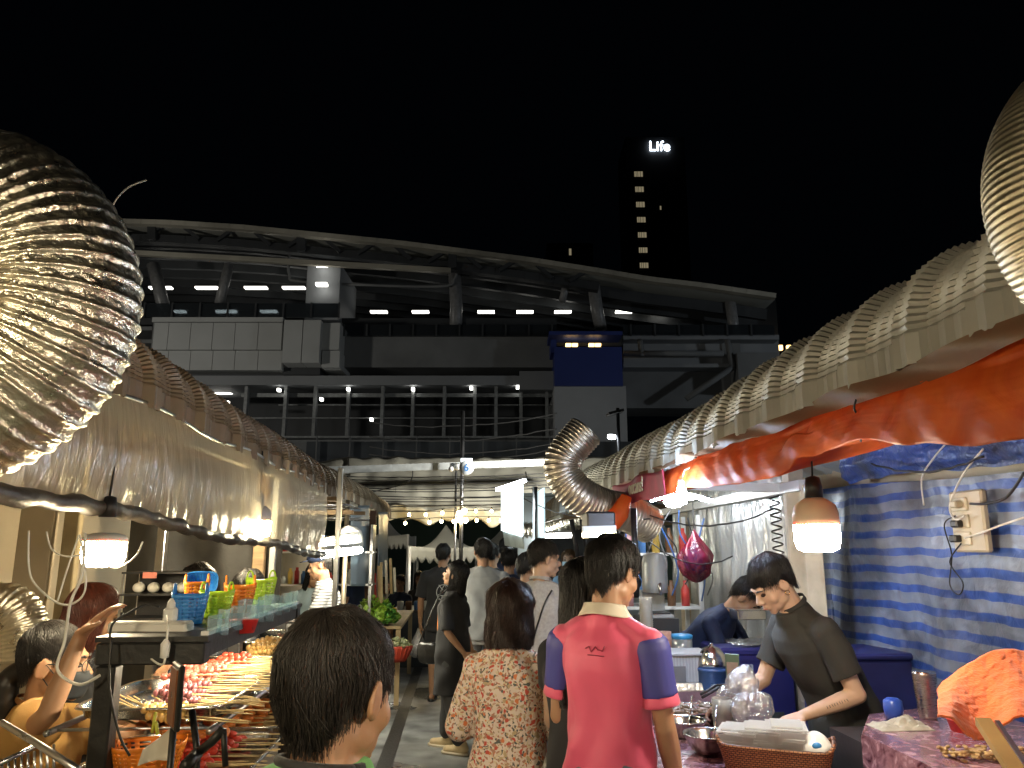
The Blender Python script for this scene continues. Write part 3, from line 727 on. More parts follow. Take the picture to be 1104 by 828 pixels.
def stf(i,j):
    y = 1.2+3.5*i; z = .15+1.82*j
    if i > .965: y += .1*math.sin(j*9)
    return Vector((2.18+.018*math.sin(y*6+z*3)+.03*nz(y*2.5,z*2)+.006*nz(y*18,z*14), y, z + .03*math.sin(y*1.7)))
m = MB(); m.grid(150,80,stf); tag(m.build('striped_tarp', st_m), 'blue and grey striped tarp wall, stained, behind the right stall', 'tarp')
m = MB(); m.grid(80,16,lambda i,j: Vector((2.12-.05*math.sin(j*3.1)+.02*nz(i*12,j*5), 1.2+2.9*i, 1.98+.22*j+.02*math.sin(i*9)+.01*nz(i*20,j*4))))
tag(m.build('rolled_blue_sheet', M('blue_sheet',(.03,.09,.40),.3,var=.8,vs=4,bmp=.8,bs=16,bd=.03,col2=(.06,.07,.10))), 'crumpled dark blue sheet bundled above the striped tarp', 'sheet')
m = MB(); m.box((2.3,3.4,1.2),(.06,9,2.5)); tag(m.build('stall_back_wall', beige_ply), 'beige board wall behind the tarps of the right stalls', 'wall')
m = MB(); m.box((2.27,2.12,1.78),(.04,.95,.42)); tag(m.build('wall_board', M('cream_board',(.6,.52,.36),.6,var=.1)), 'cream board behind the switch panel', 'board')
# switch / socket panel
c = PX(1046,562,2.10)
SW = T('socket_panel', 'beige electrical socket panel with plugs on the blue striped tarp', 'socket panel', c)
cr = M('cream_plastic',(.55,.48,.34),.45,var=.1)
m = MB(); m.box(c,(.03,.21,.25),bev=.008); m.build('panel_box', cr, SW)
for dz in (-.07,.0,.07):
    m = MB(); m.box(c+Vector((-.019,.03,dz)),(.012,.10,.055),bev=.004); m.build('socket_plate', M('plate_cream',(.66,.6,.46),.4), SW)
for dy,dz in ((.02,.07),(.03,-.01),(.05,-.07)):
    m = MB(); m.box(c+Vector((-.04,dy,dz)),(.035,.045,.03),bev=.006); m.build('plug', black_plastic if dz<.05 else cr, SW)
def wire(pts, r, mat, label, n=8, cat='wire', group=None):
    m = MB(); m.tube(spline(pts, n), r, 6); return tag(m.build('electric_wire' if cat=='wire' else cat, mat), label, cat, group)
wire([PX(1060,484,2.05),PX(1038,512,2.05),PX(1024,545,2.05),PX(1030,560,2.05),PX(1040,556,2.05)], .004, wire_w, 'white wire dropping from the tarp to the socket panel')
wire([PX(996,545,2.08),PX(994,515,2.08),PX(1008,492,2.05),PX(1020,478,2.0)], .004, wire_w, 'white wire curving left of the socket panel')
wire([PX(1104,510,2.02),PX(1085,536,2.03),PX(1062,543,2.04),PX(1046,543,2.04)], .0055, wire_b, 'thick black cable from the right edge into the socket panel')
wire([PX(1104,558,2.02),PX(1080,566,2.03),PX(1056,575,2.04),PX(1040,580,2.04)], .004, wire_w, 'pale wire running right from the lower socket')
wire([PX(1030,556,2.06),PX(1018,566,2.08),PX(1026,598,2.1),PX(1024,630,2.1),PX(1034,641,2.1),PX(1038,628,2.1),PX(1024,606,2.1),PX(1036,586,2.06)], .003, wire_b, 'thin black cord looping down below the socket panel')
# ---------------------------------------------------------------- plastic sheet wall further in, beams, hanging junk
clr = film('milky_plastic', (.62,.66,.68), .25, .2, 1.0, 7, (1,4,.5), lit=.65)
m = MB(); m.grid(160,40,lambda i,j: Vector((2.02+.02*math.sin(i*60+j*4)+.02*nz(i*30,j*4), 4.75+2.6*i, .5+1.68*j)))
tag(m.build('plastic_sheet', clr), 'milky crinkled plastic sheet wall behind the two vendors', 'plastic sheet')
m = MB(); m.bar((1.95,4.3,2.0),(1.95,8,1.98),.05,.06); tag(m.build('cross_beam', white_paint),'whitish beam carrying wires above the plastic sheet','beam')
m = MB(); m.bar((1.2,4.6,2.02),(2.15,4.6,2.0),.05,.05); tag(m.build('cross_beam', white_paint),'short whitish beam running back from the alley above the tall vendor','beam')
for x,y,lab in ((2.0,4.55,'beige post between the striped tarp and the plastic sheet'),(2.0,6.9,'beige post at the far end of the plastic sheet')):
    m = MB(); m.box((x,y,1.2),(.09,.09,2.4)); tag(m.build('wall_post', M('post_beige',(.5,.42,.3),.6)), lab, 'post')
m = MB(); m.grid(30,30,lambda i,j: Vector((1.96+.02*math.sin(i*12), 4.15+.4*i, .8+1.2*j))); tag(m.build('hanging_cloth', M('cream_cloth',(.55,.47,.33),.8,bmp=.3,bs=8)), 'cream cloth strip hanging left of the blue striped tarp', 'cloth')
# coiled wires
pts = []
for k in range(60): a = k*.75; pts.append(Vector((1.9+.03*math.cos(a), 4.6+.03*math.sin(a), 1.96-.35*k/60)))
wire(pts,.005,wire_b,'black coiled wire bundle hanging from the whitish beam',3)
for k,(a,b,s,lab) in enumerate((((620,),0,0,''),)): pass
for (a,b,sg_,lab) in ((P(700,556,4.7),P(835,548,4.4),.08,'black wire slung from the bright leaf lamp to the beam'),(P(560,534,10),P(700,560,5),.1,'black wire passing under the upright duct'),(PX(940,500,2.0),PX(1060,492,2.0),.05,'black wire sagging above the striped tarp'),(P(690,575,5.5),P(790,600,5.5),.12,'grey wire drooping before the plastic sheet')):
    m = MB(); m.tube(cat_wire(a,b,sg_,16,.004),.005,5); tag(m.build('electric_wire', wire_b), lab, 'wire')
# red-blue plastic bag hanging
c = P(750,605,5.6); BG = T('hanging_bag','crumpled red and blue plastic bag hanging before the milky sheet','bag',c)
def bagf(rr, hh, w):
    def f(i,j):
        a = 2*math.pi*i; p = [(.02,1),(.2,.8),(.6,.5),(1,.2),(1.0,-.1),(.8,-.42),(.3,-.62),(.01,-.66)]
        k = j*(len(p)-1); q = min(int(k),len(p)-2); t = k-q; r = p[q][0]+(p[q+1][0]-p[q][0])*t; z = p[q][1]+(p[q+1][1]-p[q][1])*t
        r *= 1+.14*math.sin(a*5+z*5)+.08*math.sin(a*11+z*9); return c+Vector((rr*r*math.cos(a), w*r*math.sin(a), hh*z))
    return f
m = MB(); m.grid(60,26,bagf(.115,.23,.08)); m.build('bag_film', M('red_film',(.13,.005,.02),.3,var=.6,vs=12,bmp=.8,bs=22,bd=.02,alpha=.8), BG)
m = MB(); m.grid(40,20,bagf(.075,.15,.055)); m.build('blue_contents', M('blue_inner',(.05,.08,.5),.5), BG)
m = MB(); m.tube([c+Vector((0,0,.22)),c+Vector((0,0,.45))],.004,5); m.build('bag_string', wire_b, BG)

# ================================================================ lamps
def led_bulb(c, rr, label, e, col=(1,.93,.74), cap_=(.75,.55,.38), hh=1.0):
    t = T('led_bulb', label, 'lamp', c, group='big hanging LED bulbs')
    k = rr/.07
    m = MB(); m.lathe([(.0001,-.085*k),(.045*k,-.083*k),(.062*k,-.074*k),(.069*k,-.05*k),(.07*k,0)], c, 28); m.build('bulb_diffuser', glow('led_glow', col, e), t)
    m = MB(); m.lathe([(.071*k,0),(.070*k,.035*k*hh),(.062*k,.062*k*hh),(.042*k,.078*k*hh),(.03*k,.085*k*hh)], c, 28); m.build('bulb_housing', M('bulb_housing',cap_,.5,sss=.2,var=.05), t)
    m = MB(); m.lathe([(.028*k,.083*k),(.028*k,.12*k),(.022*k,.15*k),(.008*k,.155*k)], c, 20); m.build('lamp_holder', black_plastic, t)
    m = MB(); m.tube([c+Vector((0,0,.15*k)), c+Vector((.004,0,.24*k)), c+Vector((0,0,.38*k))], .0035, 6); m.build('cord', wire_b, t)
    return t
led_bulb(P(880,566,2.6), .075, 'big lit LED bulb with peach housing hanging before the striped tarp', 95, (1,.88,.66))
led_bulb(P(113,584,2.45), .062, 'lit LED bulb under the near end of the rolled plastic curtain', 90, (1,.82,.52), (.7,.7,.68), .35)
led_bulb(P(278,562,4.3), .070, 'lit LED bulb glowing through the plastic curtain', 200, (1,.84,.55), (.7,.7,.68))
led_bulb(Vector((1.05,.1,1.98)), .085, 'lit LED bulb under the right roof, nearest the viewer', 200, (1,.86,.64))
led_bulb(Vector((-.98,.15,1.98)), .085, 'lit LED bulb under the left roof, nearest the viewer', 150, (1,.82,.52))
led_bulb(Vector((1.5,5.4,2.0)), .06, 'lit LED bulb above the bending vendor, hidden by the leaf lamp wires', 150, (.85,.93,1))  # unseen bulb, its strength raised to brighten the crowd
led_bulb(Vector((-1.3,15.6,2.45)), .09, 'lit LED bulb behind the marquee hem, left of the alley pole', 110, (1,.9,.7))  # added out of sight to light the gazebos and far people
led_bulb(Vector((.9,15.6,2.45)), .09, 'lit LED bulb behind the marquee hem, right of the alley pole', 110, (1,.95,.85))  # second hidden bulb, added for the same fill under the marquee
# leaf lamp
c = P(735,533,3.75); LL = T('leaf_lamp','four leaf cool white LED lamp under the orange tarp','lamp',c)
cw = glow('cool_led',(.60,.76,1),120)
m = MB(); m.lathe([(.022,.03),(.026,0),(.022,-.045),(.0001,-.05)], c, 16); m.build('lamp_core', cw, LL)
for k,a in enumerate((5,178,100,262)):
    d = Vector((math.cos(R(a)), math.sin(R(a)), -.28)).normalized(); s = Vector((-math.sin(R(a)),math.cos(R(a)),0)); u = s.cross(d)
    m = MB(); p0 = c+d*.045; p1 = c+d*.155
    m.bar(p0+Vector((0,0,.01)),p1+Vector((0,0,.01)),.058,.010); m.build('led_leaf', cw, LL)
m = MB(); m.tube([c+Vector((0,0,.03)),c+Vector((0,0,.075))],.016,8); m.tube([c+Vector((0,0,.07)),c+Vector((.02,0,.12)),c+Vector((.13,0,.17))],.004,6); m.build('lamp_stem', white_paint, LL)
# tube lamps in the left stall
def tube_lamp(a, b, r, label, e=60, col=(1,.93,.72), g='tube lamps in the stalls'):
    a, b = Vector(a), Vector(b); t = T('tube_lamp', label, 'lamp', (a+b)/2, group=g)
    m = MB(); m.tube([a,b], r, 8); m.build('tube', glow('tube_glow', col, e), t)
    m = MB(); m.bar(a+Vector((0,0,r+.02)), b+Vector((0,0,r+.02)), r*2.2, .03); m.build('fixture', white_paint, t)
tube_lamp(P(347,588,6.9),P(384,581,7.4),.03,'upper lit tube lamp beside the white hood in the left stall',75)
tube_lamp(P(347,598,6.4),P(388,593,7.2),.03,'lower lit tube lamp beside the white hood in the left stall',75)
tube_lamp(P(382,605,9.3),P(390,604,9.6),.04,'small lit tube lamp low behind the blue grey sheet',20)
tube_lamp(P(587,578,10.6),P(616,577,10.6),.03,'short tube lamp hanging in the white arched stall',30,(1,1,.95))
tube_lamp(P(628,577,4.3),P(664,576,4.3),.013,'thin warm lamp edge under the duct mouth above the crowd',40,(1,.85,.5))
m = MB(); c = P(645,562,4.4); m.box(c,(.16,.2,.10),bev=.01); tag(m.build('lamp_hood', darkmetal),'dark box hood joining the upright duct to the thin warm lamp','hood')
# ================================================================ people
SKIN = {k: M('skin_'+k, c, .48, var=.06, vs=14, sss=.12, bmp=.08, bs=220, bd=.002) for k, c in (('tan',(.42,.23,.13)),('fair',(.55,.35,.24)),('brown',(.30,.16,.09)))}
HAIRM = {}
def hairmat(name, col, rough=.42):
    if name in HAIRM: return HAIRM[name]
    m = M(name, col, rough, var=.35, vs=60, coat=.0); HAIRM[name] = m; return m
H_black = hairmat('hair_black', (.012,.010,.009)); H_brown = hairmat('hair_dark_brown', (.030,.014,.009)); H_red = hairmat('hair_reddish', (.10,.025,.014))
BODY = [(.78,.150,.105),(.86,.168,.116),(.94,.166,.118),(1.02,.150,.106),(1.10,.142,.098),(1.20,.152,.104),(1.30,.168,.110),(1.36,.160,.098),(1.40,.125,.084),(1.44,.080,.068),(1.48,.056,.058)]
def brad(z):
    t = BODY
    if z <= t[0][0]: return t[0][1], t[0][2]
    for a, b in zip(t, t[1:]):
        if z <= b[0]: s = (z-a[0])/(b[0]-a[0]); return a[1]+(b[1]-a[1])*s, a[2]+(b[2]-a[2])*s
    return t[-1][1], t[-1][2]
class Sk: pass
def hand(m, w, d, n, s, curl=.5, side=1, spread=1.0):
    d = Vector(d).normalized(); n = Vector(n); n = (n-d*n.dot(d)).normalized(); sd = d.cross(n)*side
    for a in (-.028,-.009,.010,.028): m.cap(w+d*.015*s+sd*a*.55*s, .0155*s, w+d*.082*s+sd*a*s, .0125*s, 10)
    for a, L in ((-.030,.058),(-.010,.070),(.011,.076),(.031,.070)):
        p = w+d*.085*s+sd*a*s; q = p; dd = d; seg = (L*.45,L*.32,L*.26)
        for k, g in enumerate(seg):
            ang = curl*(.5+.45*k); dn = (d*math.cos(ang*(k+1)*.6)+n*math.sin(ang*(k+1)*.6)+sd*a*spread*3).normalized()
            r = q+dn*g*s; m.cap(q, (.0098-.0009*k)*s, r, (.0090-.0011*k)*s, 8); q = r
    p = w+d*.025*s+sd*.030*s; td = (d*.62+sd*.7+n*.25).normalized(); q = p+td*.042*s; m.cap(p,.0155*s,q,.0115*s,8)
    td2 = (d*.9+sd*.25+n*.35).normalized(); m.cap(q,.0115*s,q+td2*.034*s,.0085*s,8)
def person(label, x, y, face, H=1.68, vox=.009, lean=0, yaw=0, pitch=0, tilt=0, armL=None, armR=None, stance=.1, step=0, skin='tan', female=False, group=None, z0=0, legs=True, facedet=True, curl=.5, hands=(None,None), bodyw=1.0, knee=0, neck=0):
    k = Sk(); s = H/1.75; k.s = s; k.H = H; k.vox = vox; k.female = female; k.bw = bodyw*(.93 if female else 1)
    k.root = T('person', label, 'person', (x,y,z0), R(face), group); 
    piv = Vector((0,0,.95*s)); LR = Matrix.Rotation(-R(lean),3,'X')
    def up(p):
        p = Vector(p)*s
        if p.z < piv.z: return p
        t = min(1,(p.z-piv.z)/(.22*s)); r = Matrix.Rotation(-R(lean)*(.5+.5*t),3,'X'); return piv + r @ (p-piv)
    k.up = up; k.LR = LR
    k.nb = up((0,-.01,1.46)); 
    k.RH = Matrix.Rotation(R(yaw),3,'Z') @ Matrix.Rotation(-R(pitch),3,'X') @ Matrix.Rotation(R(tilt),3,'Y')
    k.hs = s**.5*1.0
    k.hc = k.nb + LR @ Vector((0,.005,.050*s)) + k.RH @ Vector((0,.022,(.112+neck)*s))
    h = lambda v: k.hc + k.RH @ (Vector(v)*k.hs); k.h = h
    sw = (.178 if not female else .155)*k.bw/.96
    k.arm = {}
    for sd, nm, a in ((-1,'L',armL),(1,'R',armR)):
        sh = up((sd*sw,-.005,1.372))
        if a is None: a = ((sd*.16,.02,-1),(sd*.02,.22,-1))
        el = sh + Vector(a[0]).normalized()*.285*s; wr = el + Vector(a[1]).normalized()*.25*s
        k.arm[nm] = (sh, el, wr, a)
    k.leg = {}
    for sd, nm in ((-1,'L'),(1,'R')):
        st = step*sd
        hp = Vector((sd*.085*s,0,.90*s)); an = Vector((sd*stance*s, st*s-.02, .085*s)); kn = (hp+an)/2+Vector((sd*.005,.03*s+knee*s,.02*s))
        k.leg[nm] = (hp, kn, an)
    m = MB()
    fm = lambda z: (Matrix.Identity(3) if z < .95 else Matrix.Rotation(-R(lean)*min(1,.5+.5*(z-.95)/.22),3,'X'))
    k.fm = fm
    m.loft([(up((0,0,z)) , rx*s*k.bw, ry*s, fm(z)) for z, rx, ry in BODY])
    for nm, (sh, el, wr, a) in k.arm.items():
        m.ell(sh, (.052*s,)*3); m.cap(up((0,-.0,1.36)), .06*s, sh, .050*s); m.cap(up((0,-.012,1.452)), .046*s, sh, .040*s)
        fat = .92 if female else 1
        m.cap(sh, .051*s*fat, el, .037*s*fat); m.cap(el, .0385*s*fat, el.lerp(wr,.3), .040*s*fat); m.cap(el.lerp(wr,.3), .040*s*fat, wr, .0255*s*fat)
        hd = hands[0 if nm == 'L' else 1]
        d = (wr-el).normalized(); n = Vector((1 if nm=='L' else -1, .3, 0)); 
        sdn = 1 if nm == 'L' else -1
        if hd: d, n = Vector(hd[0]), Vector(hd[1])
        hand(m, wr, d, n, s*1.02, curl, sdn)
    if legs:
        for nm, (hp, kn, an) in k.leg.items():
            m.cap(hp,.084*s,kn,.052*s); m.cap(kn,.052*s,kn.lerp(an,.3)+Vector((0,-.015*s,0)),.054*s); m.cap(kn.lerp(an,.3)+Vector((0,-.015*s,0)),.054*s,an,.034*s)
            m.cap(an+Vector((0,-.03*s,-.045*s)),.034*s,an+Vector((0,.13*s,-.055*s)),.028*s)
    # neck and head
    m.cap(up((0,-.005,1.44)), .060*s, h((0,-.028,-.05)), .055*s)
    m.ell(h((0,-.016,.032)), [v*k.hs for v in (.076,.096,.088)], k.RH, 20, 14)
    m.ell(h((0,.026,-.018)), [v*k.hs for v in (.062,.066,.086)], k.RH, 20, 14)
    m.ell(h((0,.032,-.070)), [v*k.hs for v in (.050,.052,.040)], k.RH); m.ell(h((0,.068,-.094)), [v*k.hs for v in (.022,.018,.018)], k.RH)
    for sd in (-1,1):
        m.ell(h((sd*.040,.050,-.030)), [v*k.hs for v in (.024,.026,.028)], k.RH)
        m.ell(h((sd*.047,.010,-.062)), [v*k.hs for v in (.014,.034,.024)], k.RH)
        m.ell(h((sd*.081,-.008,-.006)), [v*k.hs for v in (.009,.020,.032)], k.RH @ Matrix.Rotation(R(sd*18),3,'Z') @ Matrix.Rotation(R(-12),3,'X'))
        if vox < .007:
            Re = k.RH @ Matrix.Rotation(R(sd*22),3,'Z') @ Matrix.Rotation(R(-12),3,'X'); ce = Vector((sd*.0875,-.010,-.004))
            ring = []
            for q in range(11):
                a = R(-70+q*31); ring.append(k.hc + k.RH @ ((ce)*k.hs) + Re @ (Vector((0,-.0185*math.cos(a)*-1*-1,.030*math.sin(a)))*k.hs))
            for p_, q_ in zip(ring, ring[1:]): m.cap(p_, .0042, q_, .0042, 6)
        m.ell(h((sd*.011,.098,-.030)), [v*k.hs for v in (.009,.010,.008)], k.RH)
    m.ell(h((0,.074,.030)), [v*k.hs for v in (.050,.018,.014)], k.RH)
    m.cap(h((0,.086,.012)), .0085*k.hs, h((0,.107,-.022)), .0125*k.hs)
    m.ell(h((0,.088,-.055)), [v*k.hs for v in (.024,.013,.008)], k.RH); m.ell(h((0,.084,-.067)), [v*k.hs for v in (.021,.013,.0085)], k.RH)
    k.body = m.build('body', SKIN[skin], k.root, local=True, remesh=vox, smooth=3)
    WM[k.body.name] = WM[k.root.name]
    if facedet:
        for sd in (-1,1):
            m = MB(); m.ell(h((sd*.032,.078,.006)), [v*k.hs for v in (.014,.012,.0085)], k.RH, 12, 8); m.build('eye', eye_m, k.root, local=True)
            m = MB(); m.tube([h((sd*.016,.092,.028)), h((sd*.032,.091,.034)), h((sd*.052,.076,.029))], [.003,.004,.0015], 6); m.build('eyebrow', H_black, k.root, local=True)
        m = MB(); m.tube([h((-.020,.094,-.061)),h((-.008,.1015,-.0595)),h((0,.102,-.061)),h((.008,.1015,-.0595)),h((.020,.094,-.061))],[.001,.003,.0032,.003,.001],6); m.build('lips', lip_m, k.root, local=True)
    return k
eye_m = M('eye_dark', (.03,.02,.015), .15, var=.1); lip_m = M('lips', (.40,.14,.11), .4, var=.05)
# ---------------------------------------------------------------- hair
def hair(k, style='short', n=900, mat=None, drop=.0, seed=1, rad=.0011, wob_=.006, hull=1.0, fringe=.055, nape=-.055, tail=None, front=55, sideline=.030, taper=.013, clump=.0022, curlin=0):
    rg = random.Random(seed); mat = mat or H_black
    c0 = Vector((0,-.022,.040)); rr = Vector((.0865,.103,.094))*hull
    cr = Vector((.012,-.42,.90)).normalized(); e1 = cr.cross(Vector((0,1,0))).normalized(); e2 = cr.cross(e1).normalized()
    def zline(az):
        a = abs(math.degrees(az)+2.5*math.sin(az*9+seed))
        f = fringe; sdv = sideline; bk = nape
        if a < 38: return f
        if a < 62: t = (a-38)/24; return f+(sdv-f)*t*t*(3-2*t)
        if a < 95: return sdv-.012*(a-62)/33
        t = min(1,(a-95)/62); t = t*t*(3-2*t); return (sdv-.012)+(bk-(sdv-.012))*t
    long_ = drop > 0
    def on(phi, a):
        d = cr*math.cos(a)+(e1*math.cos(phi)+e2*math.sin(phi))*math.sin(a)
        return Vector((c0.x+d.x*rr.x, c0.y+d.y*rr.y, c0.z+d.z*(rr.z if d.z > 0 or long_ else .152))), d
    cache = {}
    def info(phi):
        key = int(round((phi%(2*math.pi))/(2*math.pi)*180))%180
        if key in cache: return cache[key]
        ph = key/180*2*math.pi; a = .2
        while a < 2.6:
            p, d = on(ph, a); az = math.atan2(p.x, p.y)
            if p.z < zline(az) or (long_ and abs(math.degrees(az)) > front and p.z < .005): break
            a += .03
        p, d = on(ph, a); az = abs(math.degrees(math.atan2(p.x,p.y)))
        w = 0
        if long_: w = min(1,max(0,(az-front)/14))
        cache[key] = (a, drop*w); return cache[key]
    def path(phi, u, off, j=0):
        am, dr = info(phi); arc_ = am*.098; tot = arc_+dr; L = u*tot
        if L <= arc_ or dr == 0:
            t = min(1,L/arc_); p, d = on(phi, .03+(am-.03)*t)
            thin = 0 if dr > .02 else taper*t**1.8
            p = p+d*(off-thin)
            return p
        p, d = on(phi, am); e = L-arc_
        q = p + d*off*.8; 
        back = max(0,-(p.y)/.1)
        q = Vector((q.x*(1+.55*min(e,.16)*(1 if abs(q.x)>.05 else .3)), q.y-.10*min(e,.12)*back, q.z-e))
        if tail: q.x *= max(.35, 1-tail*e); 
        q.x *= 1-(curlin*max(0,e-drop*.6)/max(.01,drop*.4))*.1
        return q
    def mess(p):                                    # clumps and cowlicks
        s_ = seed
        q = Vector((math.sin(p.y*61+p.z*37+s_)+math.sin(p.z*97+s_*2), math.sin(p.x*67+p.z*41+s_*3)+math.sin(p.x*103-s_), math.sin(p.x*59+p.y*73+s_*5)))
        return p + q*clump
    H = k.h; m = MB(); NP, NA = 72, 26
    ends = []
    vs = []
    for i in range(NA):
        for q in range(NP):
            phi = 2*math.pi*q/NP; u = i/(NA-2) if i < NA-1 else 1
            p = path(phi, min(1,u), -.0035 + .0025*math.sin(q*2.3+u*3)*math.sin(q*.7))
            if i == NA-1: p = Vector((p.x*.80, p.y*.80-.002, p.z+.004))
            vs.append(H(mess(p)))
    fs = [(i*NP+q,(i+1)*NP+q,(i+1)*NP+(q+1)%NP,i*NP+(q+1)%NP) for i in range(NA-1) for q in range(NP)]
    m.add(vs, fs)
    S = 9 if drop else 6
    for _ in range(n):
        phi = rg.random()*2*math.pi; u0 = rg.random()**1.6*.75; u1 = min(1.0, u0+.35+rg.random()*.65)
        if rg.random() < .35: u1 = 1+rg.random()**2*.13*(1 if not drop else .2)
        off0 = rg.random()*.006; lift = rg.random()*wob_; dphi = rg.gauss(0,.22)+.25*math.sin(phi*7+seed); cd_ = Vector((rg.gauss(0,1),rg.gauss(0,1),rg.gauss(0,.6)))*wob_*.35; ph0 = rg.random()*6.3; pts = []; rs = []
        for t in range(S):
            v = t/(S-1); u = u0+(u1-u0)*v
            p = path(phi+dphi*v+.25*(1-v)*.3, min(u,1), off0+lift*v+(.002*math.sin(ph0+v*5)))
            if u > 1: p = p+Vector((0,(.03 if p.y > 0 else 0)*(u-1),-(u-1)*(.24 if not drop else .1)))
            if long_: p.x += .004*math.sin(ph0+u*7); p.y += .003*math.cos(ph0*2+u*6)
            p = mess(p)+cd_*(v*v); pts.append(H(p)); rs.append(rad*(1.0-.75*v)+.0002)
        m.tube(pts, rs, 3, cap=False)
    if style == 'short':                            # thicker tousled locks
        for _ in range(int(n*.10)):
            phi = rg.random()*6.283; u0 = rg.random()*.7; u1 = u0+.18+rg.random()*.25; tw = rg.gauss(0,.45); off0 = rg.uniform(.001,.005); pts = []; rs = []
            for t in range(6):
                v = t/5; u = min(1.06,u0+(u1-u0)*v); q = path(phi+tw*v, min(u,1), off0*(1-.5*v)+.004*math.sin(v*3)*rg.uniform(.6,1)); q = mess(q)
                if u > 1: q = q+Vector((0,0,-(u-1)*.15))
                pts.append(H(q)); rs.append(rad*2.6*(1-.85*v**1.5)+.0002)
            m.tube(pts, rs, 4, cap=False)
    return m.build('hair', mat, k.root, local=True)
# ---------------------------------------------------------------- clothes
def folds(amp, seed, kx=30, kz=8):
    def f(co):
        x, y, z = co[:,0], co[:,1], co[:,2]
        a = np.arctan2(y, x)
        w = np.sin(a*5+3*np.sin(z*kz+seed)+seed)+.7*np.sin(z*26+4*np.sin(a*2+seed)+seed*2)+.5*np.sin(x*kx+z*34+seed)+.8*wob(co,28,seed)
        return amp*(w*.5)*np.clip(.4+.8*wob(co,9,seed+3)+.5,.1,1.6)
    return f
def top(k, name, mat, hem=.86, grow=.016, sleeve=.55, sgrow=.022, flare=.0, amp=.0045, seed=1, vox=None, sleeves=True, label=None, collar=1.475, fore=0, open_=0):
    s = k.s; m = MB(); secs = []
    n = 14
    for i in range(n+1):
        z = hem+(collar-hem)*i/n; rx, ry = brad(z); t = 1-i/n
        if z < .78: rx, ry = .16, .115
        g = grow*(1 if z < 1.38 else .55)
        secs.append((k.up((0,0,z)), (rx+g)*s*k.bw+flare*t*s, (ry+g)*s+flare*t*.7*s, k.fm(z)))
    m.loft(secs, 30)
    sh_only = MB()
    for nm,(sh,el,wr,a) in k.arm.items():
        m.cap(k.up((0,0,1.35)), .066*s, sh, (.048+grow*.7)*s); m.cap(k.up((0,-.012,1.448)), (.044+grow*.6)*s, sh, (.040+grow*.6)*s)
        if sleeves:
            e = sh.lerp(el, min(1,sleeve)); (m.cap if fore else m.cone)(sh,(.049+sgrow*.55)*s, e, (.040+sgrow)*s)
            if fore:
                m.cone(el,(.040+sgrow)*s, el.lerp(wr,fore), (.031+sgrow*.6)*s)
    return m.build(name, mat, k.root, local=True, remesh=vox or k.vox*1.0, smooth=5, disp=folds(amp,seed), label=label)
def sleeve(k, nm, mat, f0, f1, g, name='sleeve', amp=.003, seed=2):
    sh, el, wr, a = k.arm[nm]; s = k.s; m = MB()
    p0 = sh.lerp(el, f0); p1 = sh.lerp(el, f1); m.cone(p0,(.051+g*.62)*s,p1,(.044+g*.85)*s,20)
    return m.build(name, mat, k.root, local=True, remesh=k.vox, smooth=3, disp=folds(amp,seed))
def trousers(k, mat, length=1.0, grow=.014, amp=.004, seed=4, name='trousers', waist=1.0, wide=0):
    s = k.s; m = MB()
    m.loft([(k.up((0,0,z)), (brad(z)[0]+grow)*s*k.bw, (brad(z)[1]+grow)*s, k.fm(z)) for z in (.76,.82,.88,.94,waist)], 26)
    for nm,(hp,kn,an) in k.leg.items():
        L1 = min(1,length/.5); e = hp.lerp(kn, L1); m.cap(hp,(.086+grow)*s,e,((.086+(.053-.086)*L1)+grow+wide)*s,16)
        if length > .5:
            L2 = (length-.5)/.5; m.cap(kn,(.056+grow+wide)*s, kn.lerp(an,L2), (.044+grow+wide)*s,16)
    return m.build(name, mat, k.root, local=True, remesh=k.vox, smooth=4, disp=folds(amp,seed))
def shoes(k, mat, sole=None, name='shoe'):
    s = k.s
    for nm,(hp,kn,an) in k.leg.items():
        m = MB(); b = Vector((an.x, an.y, 0))
        m.cap(b+Vector((0,-.035,.055))*s,.045*s,b+Vector((0,.02,.06))*s,.046*s); m.cap(b+Vector((0,.0,.05))*s,.045*s,b+Vector((0,.15,.038))*s,.036*s); m.cap(b+Vector((0,-.03,.06))*s,.042*s,b+Vector((0,-.02,.10))*s,.042*s)
        o = m.build(name, mat, k.root, local=True, remesh=.008, smooth=2)
        m = MB(); m.loft([(b+Vector((0,.06*s,z)), .047*s, .145*s, None) for z in (.001,.022)], 20); q = m.build('shoe_sole', sole or white_paint, k.root, local=True)
def head_mask(k, mat):
    m = MB()
    def f(i,j):
        a = (i-.5)*R(165); z = -.012-.085*j; r = .070+.006*math.sin(math.pi*j)
        return k.h(Vector((math.sin(a)*.074, .012+math.cos(a)*(.108-.018*abs(j-.35)*2), z)))
    m.grid(24,10,f); m.build('face_mask', mat, k.root, local=True, thick=.003)
    m = MB()
    for sd in (-1,1): m.tube([k.h((sd*.072,.025,-.02)),k.h((sd*.086,.0,.01)),k.h((sd*.088,-.02,-.01)),k.h((sd*.074,.025,-.07))],.0015,5)
    m.build('mask_strap', mat, k.root, local=True)
def glasses(k, mat):
    m = MB()
    for sd in (-1,1):
        c = Vector((sd*.033,.103,.004)); m.tube([k.h(c+Vector((math.cos(t)*.024,-.004*abs(math.cos(t)),math.sin(t)*.018))) for t in [2*math.pi*q/16 for q in range(17)]],.0016,5)
        m.tube([k.h((sd*.057,.098,.008)),k.h((sd*.080,.03,.012)),k.h((sd*.085,-.012,.012))],.0018,5)
    m.tube([k.h((-.010,.106,.008)),k.h((.010,.106,.008))],.0016,5)
    m.build('glasses', mat, k.root, local=True)
